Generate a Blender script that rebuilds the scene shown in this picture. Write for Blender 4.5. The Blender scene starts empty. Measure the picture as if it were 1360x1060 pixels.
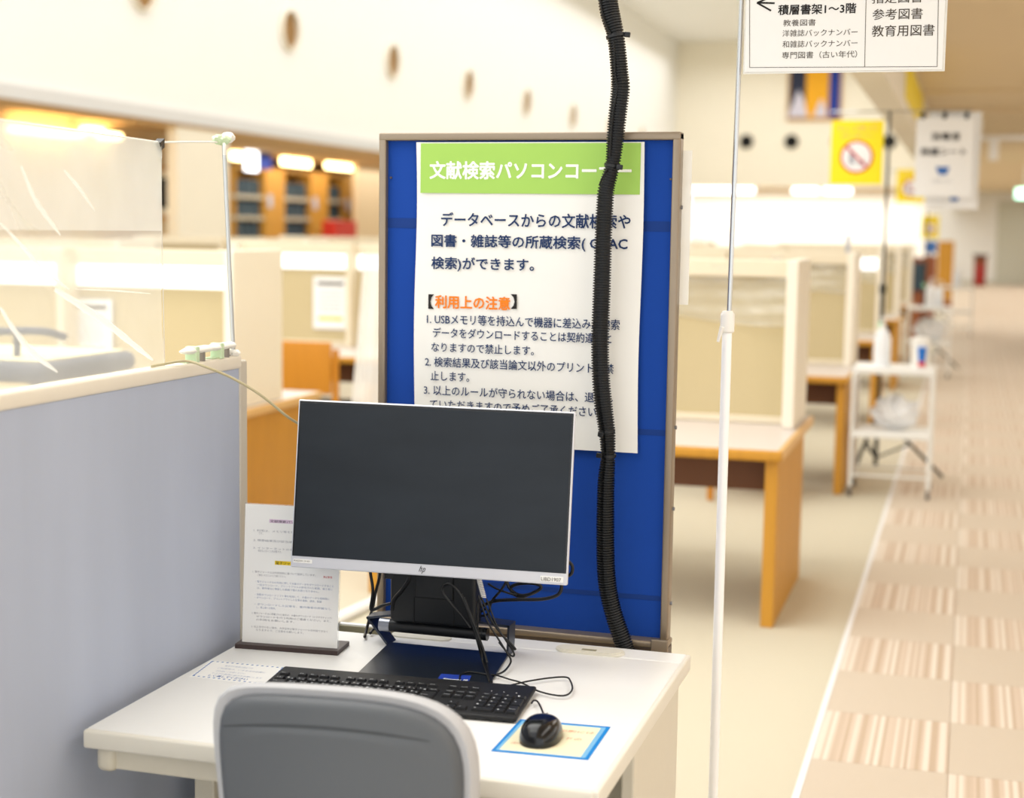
import bpy, bmesh, math, random
from mathutils import Vector, Matrix
random.seed(7)
S = bpy.context.scene
C = S.collection
PI = math.pi
# ------------------------------------------------------------------ camera
FPX, YAW, PITCH, ROLL, HC = 2030.73, 0.28892, 0.11030, 0.014853, 1.55
_f = Vector((-math.sin(YAW)*math.cos(PITCH), math.cos(YAW)*math.cos(PITCH), -math.sin(PITCH)))
_r = Vector((math.cos(YAW), math.sin(YAW), 0)); _u = _r.cross(_f)
CR = math.cos(ROLL)*_r + math.sin(ROLL)*_u
CU = -math.sin(ROLL)*_r + math.cos(ROLL)*_u
cam = bpy.data.cameras.new('camera'); co = bpy.data.objects.new('camera', cam); C.objects.link(co)
co.matrix_world = Matrix(((CR.x, CU.x, -_f.x, 0), (CR.y, CU.y, -_f.y, 0), (CR.z, CU.z, -_f.z, HC), (0, 0, 0, 1)))
cam.sensor_width = 36; cam.lens = FPX/1360*36; cam.clip_end = 200; cam.clip_start = .05
cam.dof.use_dof = True; cam.dof.focus_distance = 3.0; cam.dof.aperture_fstop = 2.5; cam.dof.aperture_blades = 0
S.camera = co
def P(x, y, axis, val):
    """world point seen at photo pixel (x, y) on the plane axis = val"""
    d = _f + (x-680)/FPX*CR - (y-530)/FPX*CU
    o = Vector((0, 0, HC)); t = (val-o[axis])/d[axis]
    return o + t*d
# ------------------------------------------------------------------ view, world, lights
S.view_settings.view_transform = 'Standard'; S.view_settings.look = 'None'
S.view_settings.gamma = 1; S.view_settings.use_curve_mapping = False
S.view_settings.exposure = 0.33
w = bpy.data.worlds.new('world'); S.world = w; w.use_nodes = True
w.node_tree.nodes['Background'].inputs[0].default_value = (.97, .985, 1, 1)
w.node_tree.nodes['Background'].inputs[1].default_value = 1.42
def area(name, loc, sx, sy, e, col=(1, 1, 1), rot=(0, 0, 0)):
    l = bpy.data.lights.new(name, 'AREA'); l.shape = 'RECTANGLE'; l.size = sx; l.size_y = sy
    l.energy = e; l.color = col
    o = bpy.data.objects.new(name, l); C.objects.link(o); o.location = loc; o.rotation_euler = rot
    return o
area('atrium_light_panel', (-5.3, 27, 7.3), 8.5, 48, 1500, (.985, .99, 1))
area('atrium_light_near', (-4.6, 2.0, 7.2), 7, 8, 420, (.98, .99, 1))
area('aisle_light', (1.6, 2.6, 2.93), 1.2, 5, 50, (1, .97, .93))
area('aisle_light_mid', (1.6, 14, 2.93), 1.2, 12, 90, (1, .96, .9))
area('aisle_light_far', (1.9, 38, 2.93), 1.4, 26, 300, (1, .97, .92))
area('side_fill_light', (5.9, 6, 1.7), 1.6, 22, 110, (.97, .985, 1), (0, math.radians(90), 0))  # unseen fill added to brighten right-facing sides; not an actual window
area('stack_light', (-12, 26, 2.75), 1.5, 24, 240, (1, .985, .95))
area('end_wall_light', (-6, 54.6, 3.0), 9, .8, 230, (1, .97, .9))
# ------------------------------------------------------------------ materials
MATS = {}
def mat(name, col, rough=.5, metal=0, noise=0, nscale=40, bump=0, bscale=200, emit=0, alpha=1, spec=.5, trans=0, ior=1.45, sheen=0, stretch=None):
    m = bpy.data.materials.new(name); m.use_nodes = True; nt = m.node_tree; b = nt.nodes['Principled BSDF']
    c = tuple(((v/255)/12.92 if v/255 <= .04045 else (((v/255)+.055)/1.055)**2.4) for v in col) + (1,)
    b.inputs['Base Color'].default_value = c; b.inputs['Roughness'].default_value = rough
    b.inputs['Metallic'].default_value = metal; b.inputs['Specular IOR Level'].default_value = spec
    b.inputs['Alpha'].default_value = alpha; b.inputs['Transmission Weight'].default_value = trans; b.inputs['IOR'].default_value = ior
    if emit:
        b.inputs['Emission Color'].default_value = c; b.inputs['Emission Strength'].default_value = emit
    if sheen: b.inputs['Sheen Weight'].default_value = sheen
    tc = nt.nodes.new('ShaderNodeTexCoord')
    mp = nt.nodes.new('ShaderNodeMapping'); nt.links.new(tc.outputs['Object'], mp.inputs[0])
    if stretch: mp.inputs['Scale'].default_value = stretch
    n = nt.nodes.new('ShaderNodeTexNoise'); n.inputs['Scale'].default_value = nscale; n.inputs['Detail'].default_value = 4
    nt.links.new(mp.outputs[0], n.inputs['Vector'])
    mx = nt.nodes.new('ShaderNodeMix'); mx.data_type = 'RGBA'; mx.blend_type = 'MULTIPLY'
    mx.inputs[6].default_value = c
    cr = nt.nodes.new('ShaderNodeMapRange'); k = noise if noise else .02
    cr.inputs[3].default_value = 1-k; cr.inputs[4].default_value = 1+k
    nt.links.new(n.outputs[0], cr.inputs[0])
    cc = nt.nodes.new('ShaderNodeCombineColor')
    for i in range(3): nt.links.new(cr.outputs[0], cc.inputs[i])
    nt.links.new(cc.outputs[0], mx.inputs[7]); mx.inputs[0].default_value = 1
    nt.links.new(mx.outputs[2], b.inputs['Base Color'])
    if bump:
        n2 = nt.nodes.new('ShaderNodeTexNoise'); n2.inputs['Scale'].default_value = bscale; n2.inputs['Detail'].default_value = 3
        nt.links.new(mp.outputs[0], n2.inputs['Vector'])
        bp = nt.nodes.new('ShaderNodeBump'); bp.inputs['Strength'].default_value = bump; bp.inputs['Distance'].default_value = .002
        nt.links.new(n2.outputs[0], bp.inputs['Height']); nt.links.new(bp.outputs[0], b.inputs['Normal'])
    MATS[name] = m; return m
mat('wall_white', (244, 243, 240), .85, noise=.01, nscale=2)
mat('wall_far', (250, 243, 226), .85, noise=.01, nscale=2)
mat('wall_cream', (238, 231, 214), .8, noise=.015, nscale=2)
mat('wall_tan', (212, 190, 154), .8, noise=.02, nscale=2)
mat('ceiling_low', (226, 206, 172), .85, noise=.02, nscale=3)
mat('soffit', (196, 160, 112), .85, noise=.02, nscale=3)
mat('nozzle_tan', (150, 112, 62), .7)
mat('black_hole', (8, 8, 10), .8)
mat('carpet_beige', (204, 196, 174), .95, noise=.10, nscale=260, bump=.6, bscale=500)
mat('carpet_tile_plain', (206, 192, 173), .95, noise=.07, nscale=200, bump=.5, bscale=500, stretch=(1, 6, 1))
mat('trim_gray', (214, 214, 214), .6)
mat('edge_trim', (232, 232, 232), .5)
mat('desk_white', (232, 232, 230), .42, noise=.01)
mat('desk_edge', (226, 222, 210), .5, noise=.01)
mat('desk_frame', (214, 208, 192), .5)
mat('grommet', (222, 218, 204), .5)
mat('tray_dark', (150, 145, 120), .6)
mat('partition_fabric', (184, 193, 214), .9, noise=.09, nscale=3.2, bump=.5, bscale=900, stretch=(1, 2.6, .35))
mat('partition_frame', (236, 228, 214), .5)
mat('partition_post', (206, 198, 184), .5)
mat('board_blue', (0, 64, 158), .85, noise=.06, nscale=500, bump=.25, bscale=1500)
mat('board_blue_dark', (0, 52, 128), .8, noise=.06, nscale=500)
mat('taupe_metal', (146, 132, 114), .35, metal=.55)
mat('taupe_dark', (96, 84, 74), .4, metal=.5)
mat('paper', (240, 240, 238), .6, noise=.008, nscale=8)
mat('paper_poster', (240, 239, 234), .55, noise=.012, nscale=5)
mat('print_green', (160, 203, 92), .6, noise=.03, nscale=6)
mat('ink_navy', (6, 44, 92), .7)
mat('ink_white', (246, 248, 238), .7)
mat('ink_orange', (240, 128, 10), .7)
mat('ink_black', (24, 20, 20), .7)
mat('ink_brown', (70, 62, 52), .7)
mat('ink_gray', (170, 172, 180), .7)
mat('ink_blue', (60, 110, 180), .7)
mat('ink_palegrayblue', (172, 184, 208), .7)
mat('ink_red', (205, 40, 40), .7)
mat('ink_palered', (228, 170, 140), .7)
mat('ink_pink', (222, 200, 222), .7)
mat('ink_yellow', (238, 206, 40), .7)
mat('hose_black', (6, 8, 10), .38, spec=.45)
mat('slit_black', (4, 4, 5), .7)
mat('black_plastic', (18, 20, 23), .45)
mat('black_gloss', (14, 16, 20), .18)
mat('cable_black', (10, 11, 14), .4)
mat('key_black', (16, 18, 22), .5)
mat('kb_black', (13, 14, 18), .55)
mat('key_white', (205, 208, 212), .6)
mat('screen', (30, 36, 43), .34, noise=.38, nscale=5, stretch=(1, 1, 3), spec=.3)
mat('bezel_silver', (212, 214, 222), .4, metal=.15)
mat('silver', (150, 154, 164), .3, metal=.85)
mat('bracket', (70, 76, 88), .35, metal=.7)
mat('base_plate', (22, 28, 36), .3, noise=.05)
mat('tower_black', (22, 25, 29), .5)
mat('brown_plastic', (60, 46, 44), .45)
mat('acrylic', (235, 240, 244), .05, alpha=.22, spec=.5)
mat('pad_cream', (238, 230, 196), .5)
mat('pad_blue', (12, 128, 206), .45)
mat('pad_lightblue', (120, 180, 220), .45)
mat('chair_shell', (88, 92, 97), .5, noise=.03, nscale=300, bump=.25, bscale=700)
mat('chair_cushion', (186, 187, 190), .7, noise=.03, nscale=300, bump=.2, bscale=800)
mat('seam_gray', (66, 70, 74), .7)
mat('bag_white', (246, 246, 246), .4, alpha=.85)
mat('pole_white', (252, 252, 252), .35)
mat('pole_steel', (190, 192, 192), .22, metal=.9)
mat('post_steel', (196, 200, 202), .3, metal=.6)
mat('film_edge', (240, 240, 236), .3, alpha=.7)
mat('tape_green', (205, 226, 190), .7)
mat('white_plastic', (238, 236, 230), .4)
mat('clamp_gray', (150, 145, 138), .4, metal=.4)
mat('string', (240, 240, 236), .8)
mat('cord_beige', (186, 176, 142), .6)
mat('wood', (196, 140, 42), .5, noise=.14, nscale=5, stretch=(6, 6, .6))
mat('wood_light', (222, 180, 116), .45, noise=.08, nscale=5, stretch=(6, 6, .6))
mat('wood_case', (188, 138, 50), .55, noise=.12, nscale=5, stretch=(6, 6, .6))
mat('wood_apron', (92, 52, 20), .6, noise=.1, nscale=5, stretch=(.6, 6, 6))
mat('chair_wood', (200, 132, 34), .5, noise=.12, nscale=5, stretch=(6, 6, .6))
mat('laminate', (216, 206, 200), .35, noise=.01)
mat('tan_fabric', (198, 182, 142), .95, noise=.05, nscale=120, bump=.3, bscale=600)
mat('wing_cream', (240, 232, 214), .5, noise=.01)
mat('rail_cream', (226, 214, 188), .5, noise=.01)
mat('lamp_glow', (246, 250, 255), .5, emit=.85)
mat('lamp_warm', (255, 226, 160), .5, emit=7)
mat('lamp_cool', (240, 248, 255), .5, emit=3)
mat('cart_white', (236, 236, 232), .4)
mat('caster_gray', (90, 86, 84), .5)
mat('bottle_white', (240, 243, 246), .35, alpha=.95)
mat('label_blue', (20, 110, 200), .5)
mat('label_red', (210, 40, 60), .5)
mat('sign_yellow', (252, 226, 0), .5)
mat('stand_black', (34, 38, 32), .45)
mat('book_dark', (58, 76, 88), .8, noise=.3, nscale=30, stretch=(1, 6, .2))
mat('shelf_gray', (186, 178, 158), .6)
mat('book_red', (190, 40, 20), .6)
mat('extinguisher', (170, 20, 30), .4)
mat('door_gray', (206, 206, 192), .6)
mat('exit_glow', (190, 255, 225), .5, emit=2.5)
mat('art_navy', (24, 34, 62), .6, noise=.2)
mat('art_gold', (244, 176, 20), .6, noise=.1)
mat('art_blue', (10, 50, 150), .6, noise=.1)
mat('art_pale', (214, 210, 226), .6)
mat('frame_wood', (196, 148, 84), .5)
mat('truck_gray', (88, 92, 104), .6)
mat('cream_top', (244, 234, 196), .5)
mat('tape_lightgreen', (150, 215, 170), .6)
mat('wood_dark_red', (150, 84, 50), .6, noise=.1)
# a clear sheet: thin-film, glossy, lightly milky
def film(name, milk, tint=(.96, .96, .93)):
    m = bpy.data.materials.new(name); m.use_nodes = True; nt = m.node_tree; nt.nodes.remove(nt.nodes['Principled BSDF'])
    out = nt.nodes['Material Output']
    t = nt.nodes.new('ShaderNodeBsdfTransparent'); t.inputs[0].default_value = (*tint, 1)
    d = nt.nodes.new('ShaderNodeBsdfDiffuse'); d.inputs[0].default_value = (.96, .96, .94, 1)
    tl = nt.nodes.new('ShaderNodeBsdfTranslucent'); tl.inputs[0].default_value = (.98, .98, .96, 1)
    g = nt.nodes.new('ShaderNodeBsdfGlossy'); g.inputs['Roughness'].default_value = .28
    tc = nt.nodes.new('ShaderNodeTexCoord'); n = nt.nodes.new('ShaderNodeTexNoise'); n.inputs['Scale'].default_value = 4; n.inputs['Detail'].default_value = 3
    mp = nt.nodes.new('ShaderNodeMapping'); mp.inputs['Rotation'].default_value = (.7, 0, 0); mp.inputs['Scale'].default_value = (1, 1.6, .9)
    nt.links.new(tc.outputs['Object'], mp.inputs[0]); nt.links.new(mp.outputs[0], n.inputs['Vector'])
    mr = nt.nodes.new('ShaderNodeMapRange'); mr.inputs[1].default_value = .35; mr.inputs[2].default_value = .8
    mr.inputs[3].default_value = milk*.92; mr.inputs[4].default_value = min(1, milk*1.12)
    nt.links.new(n.outputs[0], mr.inputs[0])
    a = nt.nodes.new('ShaderNodeMixShader'); a.inputs[0].default_value = .5
    nt.links.new(d.outputs[0], a.inputs[1]); nt.links.new(tl.outputs[0], a.inputs[2])
    b = nt.nodes.new('ShaderNodeMixShader'); nt.links.new(mr.outputs[0], b.inputs[0])
    nt.links.new(t.outputs[0], b.inputs[1]); nt.links.new(a.outputs[0], b.inputs[2])
    fr = nt.nodes.new('ShaderNodeLayerWeight'); fr.inputs[0].default_value = .12
    bp = nt.nodes.new('ShaderNodeBump'); bp.inputs['Strength'].default_value = .2; bp.inputs['Distance'].default_value = .002
    nt.links.new(n.outputs[0], bp.inputs['Height']); nt.links.new(bp.outputs[0], g.inputs['Normal'])
    c = nt.nodes.new('ShaderNodeMixShader'); c.inputs[0].default_value = .07
    nt.links.new(b.outputs[0], c.inputs[1]); nt.links.new(g.outputs[0], c.inputs[2])
    nt.links.new(c.outputs[0], out.inputs[0]); MATS[name] = m
film('film_clear', .32); film('film_crease', .92); film('film_fold', .5); film('film_light', .3); film('film_drape', .8)
def striped():
    m = mat('carpet_tile_striped', (206, 184, 158), .95, noise=.06, nscale=200, bump=.5, bscale=500)
    nt = m.node_tree; b = nt.nodes['Principled BSDF']
    tc = nt.nodes.new('ShaderNodeTexCoord'); wv = nt.nodes.new('ShaderNodeTexNoise'); wv.noise_dimensions = '1D'
    sx = nt.nodes.new('ShaderNodeSeparateXYZ'); nt.links.new(tc.outputs['Object'], sx.inputs[0]); nt.links.new(sx.outputs[0], wv.inputs['W'])
    wv.inputs['Scale'].default_value = 42; wv.inputs['Detail'].default_value = 1
    r = nt.nodes.new('ShaderNodeValToRGB'); e = r.color_ramp.elements
    e[0].position = .38; e[0].color = (.52, .40, .29, 1); e[1].position = .62; e[1].color = (.72, .65, .55, 1)
    n = r.color_ramp.elements.new(.5); n.color = (.62, .50, .39, 1)
    nt.links.new(wv.outputs[0], r.inputs[0]); nt.links.new(r.outputs[0], b.inputs['Base Color'])
striped()
# ------------------------------------------------------------------ mesh helpers
MX = {}
class MB:
    def __init__(s): s.bm = bmesh.new()
    def box(s, x0, x1, y0, y1, z0, z1, bev=0, seg=2):
        g = bmesh.ops.create_cube(s.bm, size=1)['verts']
        for v in g: v.co = Vector((x0+(v.co.x+.5)*(x1-x0), y0+(v.co.y+.5)*(y1-y0), z0+(v.co.z+.5)*(z1-z0)))
        if bev:
            es = list({e for v in g for e in v.link_edges})
            bmesh.ops.bevel(s.bm, geom=es, offset=bev, segments=seg, affect='EDGES', profile=.5)
        return s
    def obox(s, M, x0, x1, y0, y1, z0, z1, bev=0, seg=2):
        n = len(s.bm.verts); s.box(x0, x1, y0, y1, z0, z1, bev, seg); s.bm.verts.ensure_lookup_table()
        for v in s.bm.verts[n:]: v.co = M @ v.co
        return s
    def tube(s, pts, r, seg=10, cap=True):
        pts = [Vector(p) for p in pts]; n = len(pts); rs = r if isinstance(r, (list, tuple)) else [r]*n
        rings = []; ref = None
        for i, p in enumerate(pts):
            t = (pts[min(i+1, n-1)]-pts[max(i-1, 0)]).normalized()
            if ref is None:
                ref = Vector((1, 0, 0)) if abs(t.x) < .9 else Vector((0, 1, 0))
            a = (ref - t*ref.dot(t)).normalized(); b = t.cross(a); ref = a
            rings.append([s.bm.verts.new(p + rs[i]*(math.cos(2*PI*k/seg)*a + math.sin(2*PI*k/seg)*b)) for k in range(seg)])
        for q, w2 in zip(rings, rings[1:]):
            for k in range(seg): s.bm.faces.new((q[k], q[(k+1) % seg], w2[(k+1) % seg], w2[k]))
        if cap: s.bm.faces.new(rings[0][::-1]); s.bm.faces.new(rings[-1])
        return s
    def cyl(s, a, b, r, seg=24, r2=None): return s.tube([a, b], [r, r2 if r2 is not None else r], seg)
    def lathe(s, c, prof, seg=24):
        c = Vector(c); rings = []
        for r, z in prof: rings.append([s.bm.verts.new(c+Vector((r*math.cos(2*PI*k/seg), r*math.sin(2*PI*k/seg), z))) for k in range(seg)])
        for q, w2 in zip(rings, rings[1:]):
            for k in range(seg): s.bm.faces.new((q[k], q[(k+1) % seg], w2[(k+1) % seg], w2[k]))
        s.bm.faces.new(rings[0][::-1]); s.bm.faces.new(rings[-1]); return s
    def prism(s, pts, off):
        """polygon extruded by the vector off"""
        off = Vector(off); a = [s.bm.verts.new(Vector(p)) for p in pts]; b = [s.bm.verts.new(Vector(p)+off) for p in pts]
        s.bm.faces.new(a); s.bm.faces.new(b[::-1]); n = len(a)
        for i in range(n): s.bm.faces.new((a[i], b[i], b[(i+1) % n], a[(i+1) % n]))
        return s
    def grid(s, fn, nu, nv, thick=None):
        vs = [[s.bm.verts.new(fn(i/nu, j/nv)) for j in range(nv+1)] for i in range(nu+1)]
        for i in range(nu):
            for j in range(nv): s.bm.faces.new((vs[i][j], vs[i+1][j], vs[i+1][j+1], vs[i][j+1]))
        return s
    def build(s, name, m, parent=None, smooth=False, local=False):
        bmesh.ops.recalc_face_normals(s.bm, faces=s.bm.faces[:])
        me = bpy.data.meshes.new(name)
        if parent is not None and not local: s.bm.transform(MX[parent.name].inverted())
        s.bm.to_mesh(me); s.bm.free(); me.materials.append(MATS[m])
        if smooth:
            for p in me.polygons: p.use_smooth = True
            try: me.set_sharp_from_angle(angle=math.radians(35))
            except Exception: pass
        o = bpy.data.objects.new(name, me); C.objects.link(o)
        if parent is not None: o.parent = parent; MX[o.name] = MX[parent.name]
        else: MX[o.name] = Matrix.Identity(4)
        return o
def tag(o, label=None, cat=None, group=None, kind=None):
    if label: o['label'] = label
    if cat: o['category'] = cat
    if group: o['group'] = group
    if kind: o['kind'] = kind
    return o
def thing(name, label, cat, loc=(0, 0, 0), rotz=0, group=None, mtx=None):
    o = bpy.data.objects.new(name, None); C.objects.link(o); o.empty_display_size = .1
    M = mtx if mtx is not None else Matrix.Translation(loc) @ Matrix.Rotation(rotz, 4, 'Z')
    o.matrix_world = M; MX[o.name] = M
    return tag(o, label, cat, group)
def struct(name, mb, m): return tag(mb.build(name, m), kind='structure')
def single(name, mb, m, label, cat, group=None, smooth=False):
    """a thing that is one mesh: origin moved to its base centre"""
    o = mb.build(name, m, smooth=smooth); me = o.data
    xs = [v.co for v in me.vertices]
    c = Vector(((min(v.x for v in xs)+max(v.x for v in xs))/2, (min(v.y for v in xs)+max(v.y for v in xs))/2, min(v.z for v in xs)))
    me.transform(Matrix.Translation(-c)); o.location = c; MX[o.name] = Matrix.Translation(c)
    return tag(o, label, cat, group)
def copy_tree(o, loc, parent=None, label=None):
    c = o.copy(); C.objects.link(c)
    if parent: c.parent = parent
    else: c.location = loc
    if label: c['label'] = label
    MX[c.name] = Matrix.Translation(loc) if loc is not None else MX[parent.name]
    for ch in list(o.children): copy_tree(ch, None, c)
    return c
def text_mesh(s, bold=0, thick=.0003):
    cu = bpy.data.curves.new('lettering', 'FONT'); cu.body = s; cu.size = 1; cu.offset = bold; cu.resolution_u = 2
    o = bpy.data.objects.new('lettering', cu); C.objects.link(o)
    bpy.context.view_layer.update()
    dg = bpy.context.evaluated_depsgraph_get(); me = bpy.data.meshes.new_from_object(o.evaluated_get(dg))
    bpy.data.objects.remove(o); bpy.data.curves.remove(cu)
    return me
def letters(items, m, parent, name='lettering', label=None):
    for it in items: o = letters_joined([it], m, parent, name)
    return o
def letters_joined(items, m, parent, name='lettering', label=None):
    """items: (string, origin, xdir, ydir, width, height, bold); all joined as one flat print"""
    bm = bmesh.new()
    for s, o, xd, yd, wd, ht, bold in items:
        me = text_mesh(s); vs = me.vertices
        if not len(vs): continue
        x0 = min(v.co.x for v in vs); x1 = max(v.co.x for v in vs); y0 = min(v.co.y for v in vs); y1 = max(v.co.y for v in vs)
        if ht is None: ht = wd*(y1-y0)/(x1-x0)
        o = Vector(o); xd = Vector(xd).normalized(); yd = Vector(yd).normalized(); nd = xd.cross(yd)
        T = Matrix(((xd.x, yd.x, nd.x, o.x), (xd.y, yd.y, nd.y, o.y), (xd.z, yd.z, nd.z, o.z), (0, 0, 0, 1)))
        me.transform(T @ Matrix.Diagonal((wd/(x1-x0), ht/max(y1-y0, 1e-6), 1, 1)) @ Matrix.Translation((-x0, -y0, 0)))
        bm.from_mesh(me)
        if bold:
            em = ht*bold*1.1
            for q, (dx, dy) in enumerate(((1, 0), (-1, 0), (0, 1), (0, -1), (.7, .7), (-.7, -.7), (.7, -.7), (-.7, .7))[:8 if bold > .015 else 4]):
                m2 = me.copy(); m2.transform(Matrix.Translation(xd*em*dx + yd*em*dy + nd*.00002*(q+1))); bm.from_mesh(m2); bpy.data.meshes.remove(m2)
        bpy.data.meshes.remove(me)
    bm.transform(MX[parent.name].inverted())
    me = bpy.data.meshes.new(name); bm.to_mesh(me); bm.free(); me.materials.append(MATS[m])
    o = bpy.data.objects.new(name, me); C.objects.link(o); o.parent = parent; MX[o.name] = MX[parent.name]
    if label: o['label'] = label
    return o
def smooth_path(pts, n=8):
    pts = [Vector(p) for p in pts]; out = []
    q = [pts[0]*2-pts[1]] + pts + [pts[-1]*2-pts[-2]]
    for i in range(1, len(q)-2):
        for k in range(n):
            t = k/n; a, b, c, d = q[i-1], q[i], q[i+1], q[i+2]
            out.append(.5*((2*b)+(-a+c)*t+(2*a-5*b+4*c-d)*t*t+(-a+3*b-3*c+d)*t**3))
    out.append(pts[-1]); return out
X, Y, Z = Vector((1, 0, 0)), Vector((0, 1, 0)), Vector((0, 0, 1))
# ================================================================== THE SETTING
struct('floor', MB().box(-16, 6, -3, 57, -.1, 0), 'carpet_beige')
# raised carpet-tile aisle
aisle = tag(MB().box(-.385, 6, -3, 57, 0, .004).build('floor_aisle', 'carpet_tile_plain'), kind='structure')
struct('trim_1', MB().box(-.405, -.385, -3, 57, 0, .007, .001), 'edge_trim')
T = .486; YT = 4.46
tp = tq = None
for i in range(-1, 5):
    xa = .006+(i-0)*T
    for j in range(-3, 22):
        ya = YT+j*T; st = (i+j) % 2 == 1
        if i == -1: x0, x1 = -.384, .006-.002
        else: x0, x1 = xa, xa+T-.002
        key = 'carpet_tile_striped' if st else 'carpet_tile_plain'
        if i == -1 or (tp if st else tq) is None:
            o = MB().box(0, x1-x0, 0, T-.002, 0, .003).build('carpet_tile', key, aisle, local=True)
            if i != -1:
                if st: tp = o.data
                else: tq = o.data
        else:
            o = bpy.data.objects.new('carpet_tile', tp if st else tq); C.objects.link(o); o.parent = aisle; MX[o.name] = MX[aisle.name]
        o.location = (x0, ya, .004)
# far part of the aisle: stripes of the same tiles, too small to tell apart
mbf = MB()
for i in range(0, 9):
    for j in range(22, 100):
        if (i+j) % 2 == 1 and YT+j*T < 52: mbf.box(.006+i*T, .006+(i+1)*T, YT+j*T, YT+(j+1)*T, .004, .006)
tag(mbf.build('carpet_tiles', 'carpet_tile_striped', aisle), kind='stuff')
ORD = ('nearest', 'second', 'third', 'fourth', 'fifth', 'sixth', 'seventh', 'eighth', 'farthest')
XL, ZS, YE = -9.92, 2.86, 52.6
# left upper wall with round air nozzles
struct('wall_left_upper', MB().box(XL-.3, XL, -3, YE, ZS, 8), 'wall_white')
struct('trim_2', MB().box(XL, XL+.04, -3, YE, ZS, ZS+.16), 'trim_gray')
nz = None
for k in range(9):
    y = 12.85+4.25*k
    mb = MB()
    a = [(.27, .0), (.33, .0), (.33, -.035), (.27, -.02)]
    c = Vector((XL, y, 4.46)); rings = []
    if nz is None:
        nz = thing('air_nozzle', 'nearest round recessed air nozzle high on the long white left wall', 'vent', c, group='air nozzles on the left wall')
        m1 = MB()
        r1 = [[m1.bm.verts.new(c+Vector((dx, r*math.cos(2*PI*q/28), r*math.sin(2*PI*q/28)))) for q in range(28)] for r, dx in ((.31, .002), (.30, .07), (.28, .07), (.272, .004))]
        for q, w2 in zip(r1, r1[1:]):
            for t in range(28): m1.bm.faces.new((q[t], q[(t+1) % 28], w2[(t+1) % 28], w2[t]))
        m1.build('nozzle_rim', 'wall_cream', nz, smooth=True)
        MB().cyl(c+Vector((.003, 0, 0)), c+Vector((.012, 0, 0)), .275, 28).build('nozzle_throat', 'nozzle_tan', nz)
    else: copy_tree(nz, c, label=ORD[k]+' round air nozzle from the left along the long white upper wall')
# low stack zone behind the left wall
struct('ceiling_left', MB().box(-16, XL-.3, -3, 57, ZS, ZS+.1), 'soffit')
struct('trim_3', MB().box(XL-.3, XL, -3, YE, ZS-.05, ZS), 'soffit')
struct('wall_left', MB().box(-16.1, -16, -3, 57, 0, 8), 'wall_tan')
a = P(0, 250, 0, -11); b = P(240, 250, 0, -11)
struct('wall_left_inner', MB().box(-11.4, -11.0, 6, b.y+.1, 0, ZS), 'wall_tan')
a = P(236, 250, 0, XL); b = P(304, 250, 0, XL)
struct('trim_4', MB().box(XL-.15, XL, a.y, b.y, 0, ZS-.05), 'wall_cream')
a = P(474, 250, 0, -12.3)
struct('wall_left_end', MB().box(-12.4, -12.3, a.y, 52, 0, ZS), 'wall_tan')
# far walls
struct('wall_far_upper', MB().box(XL, -.75, YE, YE+.3, 3.12, 8), 'wall_far')
struct('wall_far_lower', MB().box(XL, -.6, 56, 56.2, 0, 3.3), 'wall_white')
struct('ceiling_far', MB().box(XL, -.75, YE+.3, 56, 3.12, 3.22), 'soffit')
struct('wall_far', MB().box(-1.2, 6, YE, YE+.3, 0, 3.2), 'wall_white')
struct('baseboard_far', MB().box(-1.2, 6, YE-.03, YE, 0, .12), 'door_gray')
struct('wall_right', MB().box(6, 6.2, -3, 57, 0, 3.2), 'wall_cream')
struct('ceiling', MB().box(-.55, 6, -3, 57, 3.0, 3.1), 'ceiling_low')
struct('ceiling_beam', MB().box(-.75, -.55, -3, 57, 2.52, 8), 'wall_cream')
for k, (y, z) in enumerate(((16.0, .03), (18.3, .05), (23, .10))):
    struct('ceiling_step', MB().box(-.55, 6, y, y+.5, 3.0-z, 3.0), 'ceiling_low')
struct('ceiling_atrium', MB().box(-10.3, -.55, -3, 57, 8, 8.1), 'wall_white')
# far lamps under the soffit
g = 'linear lamps under the far soffit'
for x0, x1, wh in ((915, 1000, 'left of'), (1052, 1086, 'second from left in'), (1093, 1130, 'rightmost in')):
    a = P(x0, 255, 1, 52.8); b = P(x1, 255, 1, 52.8)
    single('linear_lamp', MB().box(a.x, b.x, 52.95, 53.2, 2.92, 3.1, .03), 'lamp_cool', 'white tube lamp '+wh+' the row under the far soffit', 'lamp', g)
# black round nozzles on the far wall
for n, x in enumerate((991, 1051, 1113, 1181)):
    c = P(x, 188, 1, YE-.06); c.y = YE
    t = thing('air_nozzle', ('leftmost', 'second from left', 'third from left', 'rightmost')[n]+' black round air nozzle on the far white wall', 'vent', c, group='black nozzles on the far wall')
    MB().tube([c, c-Y*.05], .26, 28).build('nozzle_rim', 'wall_cream', t, smooth=True)
    MB().tube([c-Y*.051, c-Y*.06], .235, 28).build('nozzle_throat', 'black_hole', t, smooth=True)
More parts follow.
